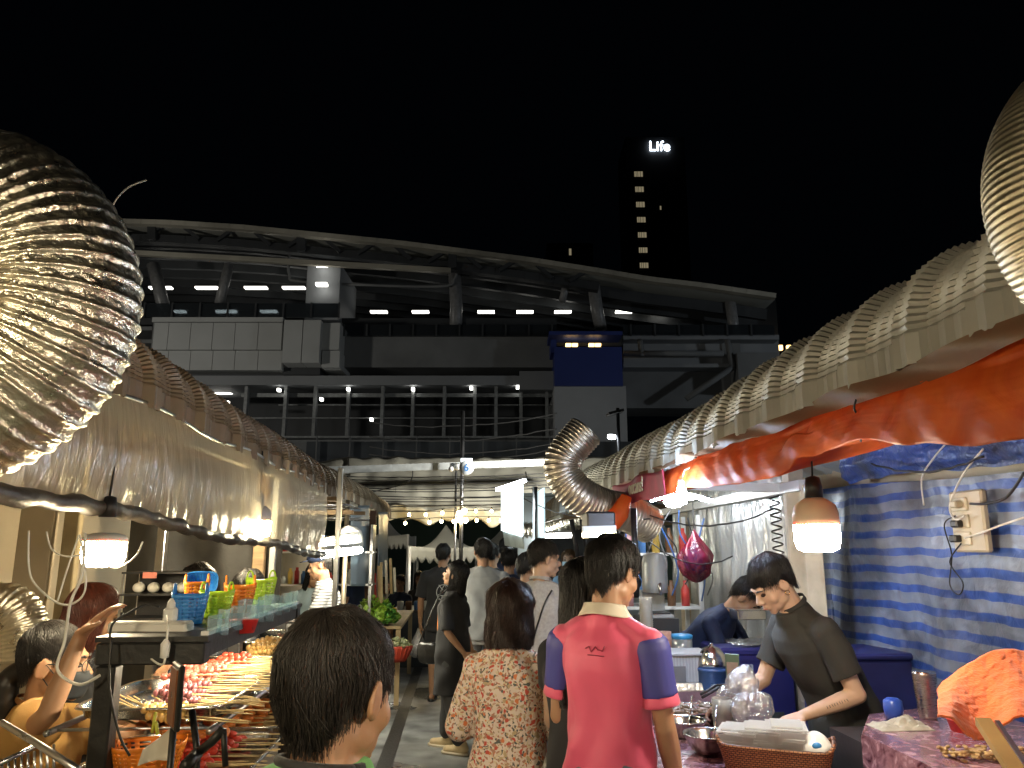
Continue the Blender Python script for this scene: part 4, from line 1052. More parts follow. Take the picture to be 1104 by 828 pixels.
def project(k, obj, polylines, w, mat, name, frm=(0,-1,0), proud=.004):
    """ribbons laid on a garment as seen from local direction frm; polylines in (x,z) or (y,z)"""
    bv = BVHTree.FromObject(obj, bpy.context.evaluated_depsgraph_get()); m = MB(); frm = Vector(frm)
    for pl in polylines:
        pts = []
        for a, z in pl:
            o = (Vector((a,0,z)) if abs(frm.y) > .5 else Vector((0,a,z)))+frm*2
            h_ = bv.ray_cast(o, -frm)
            if h_[0] is not None: pts.append(h_[0]+h_[1]*proud)
        if len(pts) > 1: m.tube(pts, w, 5)
    if m.v: m.build(name, mat, k.root, local=True)
# ================================================================ left skewer stall
blk = M('black_frame',(.018,.018,.018),.45,.2,var=.3,vs=12,bmp=.15,bs=60)
ss = M('tray_steel',(.62,.62,.6),.22,1,var=.1,vs=8,bmp=.08,bs=40)
FR = T('food_rack','tall black frame food rack holding skewer trays on two decks at the left','rack',(-.8,2.9,0))
for x,y,n in ((-.826,1.985,1),(-.826,3.05,2),(-.62,3.05,3)):
    m = MB(); m.box((x,y,.689),(.046,.046,1.378),bev=.004); m.build('leg', blk, FR)
m = MB(); m.box((-.725,1.98,1.405),(.25,.05,.05),bev=.004); m.box((-.725,3.05,1.405),(.25,.05,.05)); m.box((-.826,2.515,1.405),(.045,1.02,.049)); m.box((-.62,2.515,1.41),(.03,1.02,.035)); m.build('top_frame', blk, FR)
m = MB(); m.box((-.725,2.52,1.4375),(.26,1.12,.012)); m.build('top_shelf', blk, FR)
for z in (1.215,1.05):
    m = MB()
    for x in (-.98,-.60): m.tube([(x,2.04,z),(x,4.3,z)], .008, 8)
    for q in range(9): m.tube([(-.98,2.08+q*.27,z),(-.60,2.08+q*.27,z)], .004, 6)
    m.build('deck_rail', steel, FR)
m = MB(); m.box((-.80,3.15,.80),(.62,2.4,.03)); m.build('lower_board', wood, FR)
m = MB(); m.box((-.53,3.15,.42),(.02,2.4,.74)); m.build('front_board', M('front_cloth',(.12,.05,.04),.7,var=.4), FR)
def tray(c, w, d, rz, label, mat=ss, group='steel skewer trays', h=.035):
    t = T('steel_tray', label, 'tray', c, rz, group)
    m = MB(); n = 40
    def ring(sx, sy, z, rr=.04):
        o = []
        for q in range(n):
            a = 2*math.pi*q/n; ca, sa = math.cos(a), math.sin(a); e = .28
            o.append(Vector((sx*math.copysign(abs(ca)**e,ca), sy*math.copysign(abs(sa)**e,sa), z)))
        return o
    rs = [ring(.001,.001,.004), ring(w/2-.03,d/2-.03,.004), ring(w/2-.018,d/2-.018,.010), ring(w/2-.010,d/2-.010,h), ring(w/2,d/2,h+.002), ring(w/2+.002,d/2+.002,h-.003)]
    vs = [p for r in rs for p in r]; fs = [(i*n+q,i*n+(q+1)%n,(i+1)*n+(q+1)%n,(i+1)*n+q) for i in range(len(rs)-1) for q in range(n)]
    m.add(vs, fs); m.build('tray_body', mat, t, local=True, thick=.0015); return t
stick_m = M('bamboo',(.62,.45,.20),.6,var=.25,vs=30)
def skewer(cols, L=.26, lump=5, r=.011, ml=.085):
    m = MB(); m.tube([(0,0,0),(L,0,0)], .0019, 5); o = m.build('skewer', stick_m, T('tmp','','',(0,0,0)), local=True); o.parent = None
    m = MB()
    for q in range(lump): 
        x = .005+ml*q/(lump-1); m.ell((x,random.uniform(-.003,.003),random.uniform(-.002,.003)), (ml/lump*.75, r*random.uniform(.8,1.2), r*random.uniform(.7,1.0)), n=8, m=6); m.k = (m.k+1)%len(cols)
    c = m.build('food', cols, o, local=True); return o
def fm_(n,c,**kw): return M(n,c,.35,var=.25,vs=60,coat=.3,bmp=.3,bs=120,bd=.003,**kw)
ham = fm_('food_ham',(.45,.13,.09)); ham2 = fm_('food_pale',(.55,.27,.16)); crab = fm_('food_red',(.62,.06,.03)); brn = fm_('food_brown',(.28,.10,.05)); org = fm_('food_orange',(.68,.20,.04)); yel = fm_('food_yellow',(.66,.40,.12)); whi = fm_('food_white',(.66,.52,.42)); prp = fm_('food_purple',(.25,.08,.09))
sk_ = {}
for nm, cols, lump, r, ml in (('rosy',[ham,ham2],5,.011,.08),('red',[crab,whi],5,.012,.08),('brown',[brn,ham],6,.010,.08),('golden',[yel,ham2],5,.012,.07),('orange',[org,org],3,.012,.085),('purple',[prp,ham],6,.012,.07),('sausage',[crab,org],4,.013,.10)):
    sk_[nm] = [skewer(cols,lump=lump,r=r,ml=ml) for _ in range(3)]
used = set()
def lay(kind, n, x0, ya, yb, z, label, layers=3, ang=0, spread=.03):
    for q in range(n):
        src = random.choice(sk_[kind]); o = src if src.name not in used else copy_tree(src); used.add(src.name)
        ly = q % layers; y = ya+(yb-ya)*((q//layers)+.5)/(n/layers)
        o.location = (x0+.06+random.uniform(-spread,spread), y+.08+random.uniform(-.012,.012), z+.014+ly*.014+random.uniform(0,.006))
        o.rotation_euler = (random.uniform(0,3), R(random.uniform(-4,5)), R(ang+random.uniform(-13,13)))
        tag(o, label, 'skewer', kind+' skewers on '+('upper' if z > 1.15 else 'lower')+' trays')
U, Lw = 1.22, 1.055
tr = [(2.24,.46,'nearest steel tray on the upper deck, half empty with rosy skewers'),(2.72,.44,'steel tray of rosy and red skewers, second on the upper deck'),(3.19,.44,'steel tray of golden skewers, third on the upper deck'),(3.68,.46,'farthest steel tray on the upper deck, with pale skewers')]
for y,d,l in tr: tray((-.785,y+.10,U),.38,d,0,l)
for y,d,l in ((2.30,.50,'nearest steel tray on the lower deck, with red sausages on sticks'),(2.86,.50,'middle steel tray on the lower deck, with orange fish cake skewers'),(3.45,.5,'farthest steel tray on the lower deck, with golden skewers')): tray((-.76,y+.06,Lw),.46,d,0,l)
lay('purple',13,-.86,2.16,2.34,U,'bamboo skewer of purplish meat on the nearest upper steel tray',3)
lay('rosy',26,-.90,2.36,2.62,U,'bamboo skewer of rosy ham pieces between the first and second upper trays',4)
lay('red',22,-.88,2.60,2.86,U,'bamboo skewer with bright red crab pieces on the second upper tray',4)
lay('golden',24,-.84,3.0,3.36,U,'bamboo skewer with golden bites on the third upper tray',4)
lay('brown',22,-.86,3.42,3.86,U,'bamboo skewer of brown meat on the farthest upper tray',3)
lay('sausage',22,-.84,2.08,2.5,Lw,'bamboo skewer with a red sausage on the nearest lower tray',3)
lay('orange',24,-.82,2.64,3.05,Lw,'bamboo skewer with orange fish cake on the middle lower tray',3)
lay('golden',20,-.80,3.2,3.65,Lw,'bamboo skewer with golden bites on the farthest lower tray',3)
lay('golden',9,-.84,2.02,2.12,U,'bamboo skewer with golden bites in the front corner of the nearest upper tray',2)
# bunch pointing towards the seller
for q in range(16):
    o = copy_tree(sk_['rosy'][0]); p = P(190,722,2.75)
    o.location = p+Vector((random.uniform(-.0,.05),random.uniform(-.04,.04),random.uniform(-.01,.02))); o.rotation_euler = (0,R(-18+random.uniform(-5,5)),R(168+random.uniform(-12,12))); tag(o,'bamboo skewer whose pale end points back towards the seller behind the upper trays','skewer','skewers pointing at the seller')
for q in range(18):
    o = copy_tree(sk_['orange'][0]); p = P(205,795,2.25)
    o.location = p+Vector((random.uniform(-.06,.08),random.uniform(-.05,.1),random.uniform(-.01,.02))); o.rotation_euler = (0,R(-14+random.uniform(-5,5)),R(160+random.uniform(-14,14))); tag(o,'bamboo skewer whose pale end points back to the orange basket on the lower deck','skewer','skewers pointing at the basket')
# top shelf : power strip, cords, baskets, card holders
zs = 1.445
c = PZ(163,676,1.452); PSx = T('power_strip','white power strip with a plug on the black top shelf','power strip',c)
m = MB(); m.box(c,(.20,.055,.028),R(-4),bev=.006); m.build('strip_body', M('white_plastic',(.7,.68,.62),.4,var=.04), PSx)
m = MB(); m.box(c+Vector((.045,0,.03)),(.03,.03,.035),bev=.005); m.lathe([(.012,.04),(.010,.06),(.004,.07)],c+Vector((.045,0,.0)),10); m.build('plug', white_paint, PSx)
def w2(pts, r, mat, label): m = MB(); m.tube(spline(pts,8), r*.72, 6); tag(m.build('electric_wire', mat), label, 'wire')
w2([P(180,664,2.05),P(181,672,1.95),P(179,700,1.93),P(176,716,1.93),P(165,712,1.95),P(155,700,2.0)],.0035,wire_w,'white usb cord looping over the shelf edge')
m = MB(); c = P(178,700,1.93); m.lathe([(.0001,-.022),(.010,-.018),(.011,.012),(.004,.022),(.0001,.024)],c,12); tag(m.build('cord_switch',white_paint),'small oval white cord switch below the power strip','switch')
w2([P(92,575,2.0),P(88,620,1.95),P(76,650,1.95),P(70,690,1.9),P(62,722,1.9),P(85,738,1.9),P(108,728,1.93)],.0048,wire_w,'thick white cable hanging in a long loop left of the black rack')
w2([P(31,572,2.1),P(31,610,2.1),P(38,630,2.1),P(62,650,2.1),P(80,650,2.1),P(92,635,2.1),P(90,600,2.1),P(86,576,2.1)],.0038,wire_w,'white wire looping below the curtain at the far left')
w2([P(50,573,2.1),P(56,592,2.1),P(72,600,2.1),P(92,597,2.1)],.0032,wire_w,'short white wire curving towards the near LED bulb')
w2([P(85,577,2.1),P(73,612,2.1),P(62,648,2.1)],.0032,wire_w,'straight thin white wire under the near left curtain')
w2([P(154,584,2.3),P(146,600,2.3),P(128,612,2.4),P(116,611,2.4)],.0032,wire_w,'white wire curving down to the right of the near LED bulb')
w2([P(118,690,1.95),P(122,672,1.97),P(140,660,2.0),P(158,652,2.05),P(172,654,2.05)],.004,wire_b,'black cord arching over the corner of the black rack')
w2([P(120,690,1.92),P(118,740,1.9),P(128,790,1.9),P(140,815,1.9)],.004,wire_b,'black cord hanging down the leg of the black rack')
def basket(c, w, h, mat, label, rz=0, rot=None, handle=True, group='small lattice baskets'):
    t = T('lattice_basket', label, 'basket', c, rz, group, rot)
    m = MB(); n, L = 56, 17; vs = []
    for i in range(L):
        t_ = i/(L-1); r = .72+.28*t_
        for q in range(n):
            a = 2*math.pi*q/n; ca, sa = math.cos(a), math.sin(a); e=.55
            dip = -.10*h*abs(ca)**2*0 + (.10*h*(abs(ca)**4) if i == L-1 else 0)
            vs.append(Vector((w/2*r*math.copysign(abs(ca)**e,ca), w*.36*r*math.copysign(abs(sa)**e,sa), h*t_+dip)))
    fs = []
    for i in range(L-1):
        for q in range(n):
            if 2 < i < L-3 and i%2 == 1 and q%2 == 0: continue
            fs.append((i*n+q,i*n+(q+1)%n,(i+1)*n+(q+1)%n,(i+1)*n+q))
    fs.append(tuple(range(n))[::-1]); m.add(vs, fs); m.build('basket_wall', mat, t, local=True, thick=.0025)
    if handle:
        for sx in (-1,1):
            m = MB(); m.tube([Vector((sx*w*.44*1, w*.20*math.cos(a), h*1.02+.28*w*math.sin(a))) for a in [math.pi*q/14 for q in range(15)]],.0032,6); m.build('handle', mat, t, local=True)
    return t
bl = M('basket_blue',(.03,.22,.62),.35,var=.06); gr = M('basket_green',(.42,.66,.03),.35,var=.06); og = M('basket_orange',(.80,.23,.02),.35,var=.06)
basket(PZ(203,672,zs),.095,.078,bl,'blue lattice basket with an orange one inside at the front of the top shelf',.2)
basket(PZ(207,664,zs)+Vector((.0,.02,.025)),.075,.075,og,'orange lattice basket nested inside the front blue basket',.4)
basket(PZ(232,666,zs),.095,.075,gr,'lime green lattice basket beside the front blue basket',-.1)
basket(PZ(257,660,zs),.100,.085,og,'orange lattice basket behind the lime green one',.3)
basket(PZ(212,656,zs)+Vector((-.02,.10,.055)),.11,.09,bl,'blue lattice basket standing on its side above the front blue basket',0,rot=(R(70),0,R(15)),handle=False)
basket(PZ(280,652,zs),.105,.09,gr,'lime green lattice basket furthest along the shelf, beside the bowing seller',.8)
# display case with white buns
c = P(175,640,3.15); DC = T('display_case','dark acrylic display case with white buns behind the baskets','display case',c+Vector((0,0,-.09)))
m = MB(); m.box(c+Vector((0,.08,-.005)),(.24,.01,.16)); m.box(c+Vector((0,0,-.09)),(.25,.17,.012)); m.box(c+Vector((0,0,0)),(.25,.17,.006)); m.box(c+Vector((0,0,.08)),(.25,.17,.006)); m.build('case_body', black_plastic, DC)
m = MB(); 
for sx in (-1,1):
    for sy in (-1,1): m = MB(); m.box(c+Vector((sx*.12,sy*.08,-.005)),(.008,.008,.17)); m.build('case_post', steel, DC)
for q in range(4):
    m = MB(); m.ell(c+Vector((-.09+.055*q,0,.022)),(.022,.025,.020),n=12,m=8); tag(m.build('steamed_bun', M('bun_white' ,(.75,.72,.64),.6) if q == 0 else bpy.data.materials['bun_white'], disp=lambda co: .003*wob(co,90,3)),'white bun inside the dark display case','bun','buns in the display case')
m = MB(); m.box(c+Vector((-.02,-.088,.072)),(.05,.004,.022)); m.build('price_tag', M('tag_pink',(.75,.25,.18),.6), DC)
# acrylic holders along the rail
RL = T('card_rail','white rail with a row of clear bluish card holders along the shelf edge','card rail',(-.62,2.6,1.44))
m = MB(); m.bar((-.61,1.98,1.447),(-.61,3.05,1.447),.018,.012); m.build('rail', white_paint, RL)
acr = film('acrylic_blue',(.66,.76,.86),.72,.05,.1,3,lit=.6)
for q in range(8):
    y = 2.02+.118*q; big = q in (2,4)
    m = MB(); m.box((-.60,y,1.465+.006*(q%3)),(.006,.07,.045+.02*big),R(random.uniform(-12,12))); m.box((-.588,y+.03,1.468),(.004,.030,.062+.02*big),R(random.uniform(60,100))); m.build('card_holder', acr, RL)
m = MB(); m.lathe([(.03,0),(.04,.035),(.041,.036)],P(262,682,2.3),20); tag(m.build('red_tub',M('tub_red',(.6,.02,.02),.4)),'small red tub beneath the clear card holders','tub')
tube_lamp((-.66,2.12,1.385),(-.66,2.95,1.385),.006,'thin lit LED strip under the alley edge of the black top shelf',140,(1,.86,.6))
# sign stands at the front
def stand(pb, w, h, rz, label, cardmat):
    t = T('sign_stand', label, 'sign stand', pb, rz)
    m = MB(); m.tube([(0,0,-.22),(0,0,0)],.007,8); m.build('stem', blk, t, local=True)
    m = MB(); m.box((0,0,h/2),(w,.012,h),bev=.003); m.build('sign_frame', blk, t, local=True)
    m = MB(); m.box((0,-.0075,h/2),(w*.82,.003,h*.86)); m.build('card', cardmat, t, local=True); return t
stand(P(187,785,1.72),.09,.125,R(-62),'black framed menu card on a stem standing before the lower skewers',M('menu_photo',(.10,.035,.02),.3,col2=(.35,.14,.06),vs=22))
m = MB(); a = P(207,766,1.75); b = P(213,812,1.7); m.tube([a,b,b+Vector((0,0,-.12))],.007,8); m.tube([b,P(228,800,1.66),P(241,786,1.66)],.009,8); m.tube([P(241,786,1.66),P(243,826,1.66)],.006,8); m.tube([b,P(200,826,1.6)],.012,8)
tag(m.build('clamp_stand', blk, disp=None),'black clamp arms of a phone holder before the lower tray','clamp')
c = P(160,812,2.05); basket(c+Vector((0,0,-.05)),.17,.075,og,'orange lattice basket with white paper at the bottom of the left rack',.3,handle=False,group='baskets low on the rack')
m = MB(); m.grid(14,10,lambda i,j: P(148+42*i,(826-(14+22*i)*j)-10*i,1.92)+Vector((0,.02*math.sin(i*5)+.03*j,0))); tag(m.build('white_paper',M('paper',(.7,.66,.58),.7),thick=.001),'white paper sheet leaning before the orange basket','paper')
m = MB(); m.tube([P(168,778,1.95),P(170,792,1.95)],.004,6); m.tube([P(164,790,1.95),P(168,768,1.95)],.004,6); tag(m.build('green_tie', M('tie_yellow',(.6,.6,.08),.5)),'yellow green tie standing among the pale sticks','tie')
# wire rack bottom left
t = T('wire_rack','steel wire rack in the bottom left corner before the woman in the tan top','wire rack',P(40,826,1.6)+Vector((0,0,-.2)))
a0, a1, a2 = P(2,779,1.65), P(45,805,1.5), P(84,830,1.4)
m = MB(); m.tube([a0,a1,a2],.006,8); m.tube([P(-5,825,1.5),P(44,802,1.6)],.005,8); m.build('frame_bar', steel, t)
m = MB()
for q in range(9): x = 2+q*7; m.tube([P(x,823-q*2.6,1.52),P(x,845,1.52)],.0025,6)
m.build('wire_bars', steel, t)
# ---------------------------------------------------------------- left stall inner wall, posts, shelves of goods
m = MB(); m.box((-2.35,5.6,1.2),(.06,13.6,2.5)); tag(m.build('stall_back_wall', beige_ply),'plywood back wall behind the left stalls','wall')
for x,y,w_,mt,lab in ((-2.02,3.9,.16,beige_ply,'broad beige board post behind the woman in the tan top'),(-1.86,3.9,.07,M('cloth_strip',(.40,.32,.18),.8,bmp=.3,bs=10),'beige cloth covered post right of the broad board'),(-1.62,4.4,.045,steel,'thin metal post behind the near LED bulb'),(-1.22,4.9,.07,wood,'wooden post in the middle of the left stall'),(-1.15,4.95,.035,white_paint,'thin white post beside the wooden one'),(-1.0,6.5,.04,steel,'thin steel post at the end of the plastic curtain')):
    m = MB(); m.box((x,y,1.15),(w_,.05,2.3),bev=.004); tag(m.build('post', mt), lab, 'post')
m = MB(); m.grid(30,40,lambda i,j: Vector((-2.05+.95*i, 5.0+.03*math.sin(i*15+j*3), .3+1.9*j))); tag(m.build('dark_curtain', M('dark_cloth',(.035,.033,.03),.6,var=.5,vs=5,bmp=.4,bs=10)),'dark cloth screen at the back of the skewer stall','curtain')
SHG = T('goods_shelf','steel shelf crowded with jars and packets deep inside the left stall','shelf',(-1.6,8.9,0))
for z in (.9,1.25,1.6):
    m = MB(); m.box((-1.6,8.95,z),(1.3,.3,.02)); m.build('shelf_board', steel, SHG)
for x in (-2.22,-.98): m = MB(); m.box((x,8.95,.95),(.03,.3,1.9)); m.build('side_post', steel, SHG)
gm_ = [M('pack_'+n,c,.4) for n,c in (('white',(.6,.6,.55)),('red',(.5,.05,.04)),('brown',(.15,.07,.03)),('yellow',(.6,.4,.08)),('blue',(.08,.2,.45)),('pink',(.6,.3,.3)))]
for q in range(48):
    z = (.91,1.26,1.61)[q%3]; x = -2.15+ (q//3)*.072; h = random.uniform(.08,.2); m = MB()
    m.lathe([(.026,0),(.028,h*.75),(.016,h*.85),(.016,h),(.0001,h+.001)],(x,8.88,z),12); o = m.build('jar', gm_[(q*7+q//5)%6]); tag(o,'small jar or packet among the rows on the steel shelf in the left stall','jar','jars on the steel shelf')
# wire racks overhead + second seller table
for k_,(y,z,lab) in enumerate(((6.9,2.02,'upper wire rack shelf hanging under the left roof past the curtain'),(7.6,1.93,'lower wire rack shelf hanging under the left roof past the curtain'))):
    m = MB()
    for q in range(16): m.tube([(-1.5+.035*q,y,z),(-1.5+.035*q,y+.7,z)],.004,5)
    m.tube([(-1.52,y,z),(-.96,y,z)],.007,6); m.tube([(-1.52,y+.7,z),(-.96,y+.7,z)],.007,6); tag(m.build('wire_shelf', steel), lab, 'wire shelf')
for z,y in ((2.05,6.6),(1.97,7.3),(2.0,8.2)):
    m = MB(); m.box((-1.3,y,z),(.62,.05,.035)); tag(m.build('roof_batten', wood),{6.6:'nearest',7.3:'middle',8.2:'farthest'}[y]+' orange brown batten glowing under the left roof end','batten')
# white hood
c = P(377,578,7.6); m = MB(); m.loft([(c+Vector((0,0,z)),a,.10,None) for z,a in ((-.10,.13),(-.02,.13),(.05,.11),(.09,.06),(.10,.01))],20); tag(m.build('extractor_hood', white_paint),'small white rounded hood between the tube lamps','hood')
# blue grey sheets at the far end
shm = film('blue_grey_sheet',(.42,.52,.60),.12,.3,.4,6,lit=.75)
for (pa,pb,yt,yb,Y,lab) in ((378,398,545,632,8.3,'flat blue grey plastic sheet hanging beside the steel pole'),(408,418,552,622,10.3,'narrow grey plastic sheet hanging at the very end of the left roof')):
    m = MB(); m.grid(16,24,lambda i,j: P(pa+(pb-pa)*i, yt+(yb-yt)*j, Y+.6*i+.03*math.sin(i*8+j*2))); tag(m.build('hanging_sheet', shm, thick=.003), lab, 'sheet')
m = MB(); a = P(402.5,555,9.2); m.box((a.x,9.2,1.6),(.07,.05,.95)); tag(m.build('brown_board', M('brown_board',(.10,.045,.03),.6)),'dark brown hanging board between the two grey sheets','board')
a = P(374,560,7.6); m = MB(); m.tube([(a.x,7.6,0),(a.x,7.6,2.15)],.024,10); tag(m.build('steel_pole', M('pole_gold',(.5,.42,.3),.35,.6)),'steel pole beside the flat blue grey sheet','pole')
for q,(px,y0,y1,Y,c_) in enumerate(((394,622,652,9.3,0),(400,612,680,9.0,1),(404,618,662,9.2,2),(408,610,676,9.4,1),(411,606,735,9.0,1),(416,604,640,9.6,3),(421,602,640,9.6,1),(425,612,638,9.8,3))):
    m = MB(); a, b = P(px,y0,Y), P(px+1,y1,Y); m.bar(a,b,.030,.012); tag(m.build('wooden_ladle', M('utensil%d'%c_,((.14,.07,.03),(.5,.36,.17),(.55,.05,.03),(.6,.55,.42))[c_],.6) if 'utensil%d'%c_ not in bpy.data.materials else bpy.data.materials['utensil%d'%c_]), 'wooden stick or ladle hanging in the row above the vegetable stall', 'ladle', 'hanging wooden utensils')
# ---------------------------------------------------------------- vegetable stall
VT = T('vegetable_table','wooden table end heaped with greens at the far end of the left stalls','table',(-.95,9.7,0))
lm = M('table_wood',(.45,.33,.18),.6,var=.2,vs=6)
m = MB(); m.box((-1.0,9.9,.80),(.75,2.2,.03)); m.build('tabletop', lm, VT)
for x,y in ((-.66,8.85),(-.66,10.95),(-1.34,8.85),(-1.34,10.95)): m = MB(); m.box((x,y,.39),(.05,.05,.78)); m.build('leg', lm, VT)
leaf = [M('leaf_'+n,c,.5,var=.3,vs=30) for n,c in (('lime',(.30,.48,.06)),('green',(.08,.25,.04)),('pale',(.55,.58,.35)))]
def greens(c, rx, ry, rz_2, n, mat, label, cat='vegetables', sz=.06):
    m = MB()
    for _ in range(n):
        a = random.random()*6.28; r = random.random()**.5; p = Vector(c)+Vector((rx*r*math.cos(a), ry*r*math.sin(a), rz_2*(1-r*r)*random.random()))
        d = Vector((random.uniform(-1,1),random.uniform(-1,1),random.uniform(.1,1))).normalized(); s,u = frame(d); L = sz*random.uniform(.6,1.3); w = L*.45
        m.add([p, p+d*L*.5+s*w+u*.008, p+d*L, p+d*L*.5-s*w+u*.008, p+d*L*.5-u*.01],[(0,1,4),(1,2,4),(2,3,4),(3,0,4)])
    return tag(m.build('greens', mat), label, cat)
q = P(402,697,9.0); greens((q.x,q.y,.86),.28,.34,.24,900,leaf[0],'heap of lime green lettuce on the vegetable table')
q = P(416,706,8.9); greens((q.x,q.y,.84),.10,.18,.2,250,leaf[1],'dark green cucumbers and leaves at the corner of the vegetable table')
q = P(388,705,8.8); greens((q.x,q.y,.84),.14,.18,.12,250,leaf[2],'pale cabbage leaves at the left of the vegetable table')
for q_ in range(14):
    p = P(391+q_*2.6, 661-(q_%2)*3, 9.2+.02*q_); m = MB(); m.ell(p,(.035,.035,.032),n=12,m=8); tag(m.build('fruit', M('fruit_yellow',(.72,.42,.04),.45) if q_==0 else bpy.data.materials['fruit_yellow']),'yellow orange fruit in the row above the lettuce','fruit','yellow fruit row')
m = MB(); p = P(390,657,9.1); m.ell(p,(.07,.07,.06)); tag(m.build('white_radish_ball', M('radish_white',(.75,.75,.7),.4)),'round white vegetable above the lettuce','vegetable')
q = P(427,700,8.7); t = T('red_basket','red ribbed plastic basket with pale greens hanging off the vegetable table','basket',(q.x,q.y,q.z-.11))
m = MB(); m.shell([(.10,0),(.13,.05),(.165,.13),(.175,.16),(.17,.165)],(q.x,q.y,q.z-.12),30); m.build('basket_wall', M('basket_red',(.50,.06,.03),.4), t, thick=.004)
m = MB()
for k_ in range(22): a=k_/22*6.28; m.tube([(q.x+.10*math.cos(a),q.y+.10*math.sin(a),q.z-.12),(q.x+.134*math.cos(a),q.y+.134*math.sin(a),q.z-.07),(q.x+.178*math.cos(a),q.y+.178*math.sin(a),q.z+.03)],.005,5)
m.build('basket_ribs', bpy.data.materials['basket_red'], t)
greens((q.x,q.y,q.z+.01),.14,.14,.10,260,leaf[2],'pale greens heaped in the red ribbed basket')
t = T('far_table','dark grey covered table with pots where the far people sit','table',(-.55,12.0,0))
m = MB(); m.box((-.62,12,.37),(.62,1.0,.74)); m.build('table_cover', M('table_grey',(.06,.07,.08),.6), t); m = MB(); m.box((-.62,12,.755),(.68,1.06,.03)); m.build('tabletop', darkmetal, t)
for k_ in range(5):
    m = MB(); x=-.85+.12*k_; m.lathe([(.04,0),(.05,.09),(.045,.12),(.0001,.125)],(x,11.65,.77),14); tag(m.build('sauce_pot', gm_[(k_*2)%6]),'small pot in the row along the far dark table','pot','pots on the far table')
# ================================================================ right side counters
def marble():
    m = M('marble_cloth',(.07,.012,.03),.25,col2=(.46,.26,.32),vs=11,coat=.5); nt = m.node_tree
    n = [x for x in nt.nodes if x.type=='TEX_NOISE'][0]; n.inputs['Distortion'].default_value = 2.5; n.inputs['Detail'].default_value = 9
    return m
mar = marble()
CT = T('food_counter','long food counter with pink marbled cloth on the right of the alley','counter',(1.05,3.9,0))
m = MB(); m.box((1.06,3.75,.825),(.66,2.7,.05),bev=.012); m.build('counter_top', mar, CT)
m = MB(); m.grid(50,8,lambda i,j: Vector((.735+.012*math.sin(i*50)*j, 2.4+2.7*i, .82-.5*j))); m.build('counter_skirt', M('skirt_dark_red',(.15,.02,.03),.5,var=.4), CT)
m = MB(); m.box((1.06,3.75,.40),(.56,2.5,.78)); m.build('counter_body', darkmetal, CT)
zt = .852
def bowl(c, r, h, label, mat=ss):
    t = T('steel_bowl', label, 'bowl', c, group='steel bowls on the counter')
    m = MB(); m.shell([(.001,0),(r*.55,.001),(r*.78,h*.35),(r*.95,h*.8),(r,h),(r*1.03,h),(r*1.03,h-.004)],c,36); m.build('bowl_body', mat, t, thick=.0015)
    return t
dark_sauce = M('sauce_dark',(.05,.02,.01),.1,coat=.5)
for (px,py,r,h,lab) in ((765,806,.098,.075,'front steel bowl of sauce with a ladle'),(738,788,.092,.07,'steel bowl behind the front one, with a small spoon')):
    c = PZ(px,py+6,zt); t = bowl(c,r,h,lab); m = MB(); m.lathe([(.0001,h*.45),(r*.8,h*.45),(r*.8,h*.46),(.0001,h*.461)],c,30); m.build('sauce', dark_sauce, t)
    m = MB(); m.ell(c+Vector((.005,-.01,h*.55)),(.032,.024,.012)); m.tube([c+Vector((.015,.0,h*.55)), c+Vector((.05,.06,h*1.35)), c+Vector((.07,.10,h*2.1))],.004,6); tag(m.build('ladle', ss),'steel ladle resting in the '+('front' if px>750 else 'rear')+' steel bowl','ladle')
c = PZ(740,776,zt); tray(c,.36,.26,R(5),'wide foil tray of sliced grey meat behind the steel bowls',ss,'counter trays',.05)
mt = fm_('meat_grey',(.22,.15,.11)); m = MB()
for _ in range(90):
    p = c+Vector((random.uniform(-.15,.15),random.uniform(-.10,.10),.025+random.uniform(0,.03))); m.ell(p,(random.uniform(.02,.04),.010,.007),Matrix.Rotation(random.uniform(0,3),3,'Z')@Matrix.Rotation(random.uniform(-.5,.5),3,'Y'),8,5)
tag(m.build('sliced_meat', mt, kind='stuff'),'sliced grey meat heaped in the wide foil tray','meat')
alu = M('alu_foil',(.75,.75,.74),.3,1,bmp=.6,bs=45,bd=.008)
c = PZ(745,757,zt); t = T('foil_pan','deep square foil pan with tongs on the right counter','pan',c)
m = MB(); 
def sq(w,d,z): return [Vector((c.x+a*w/2,c.y+b*d/2,c.z+z)) for a,b in ((-1,-1),(1,-1),(1,1),(-1,1))]
rs = [sq(.22,.17,.003),sq(.27,.21,.075),sq(.30,.235,.078),sq(.30,.235,.072)]
m.add([p for r in rs for p in r],[(0,1,2,3)]+[(i*4+q,i*4+(q+1)%4,(i+1)*4+(q+1)%4,(i+1)*4+q) for i in range(3) for q in range(4)],False); m.build('pan_body', alu, t, thick=.002)
for (a,b,lab) in ((P(700,748,3.6),P(728,742,3.7),'dark tongs lying over the left of the foil pan'),(P(757,752,3.7),P(792,738,3.8),'dark tongs lying right of the foil pan')):
    m = MB(); m.tube([a+Vector((0,0,.0)),a.lerp(b,.5)+Vector((0,0,.012)),b],.006,6); m.tube([a+Vector((0,.02,.01)),a.lerp(b,.5)+Vector((0,.03,.02)),b],.006,6); tag(m.build('tongs', darkmetal), lab,'tongs')
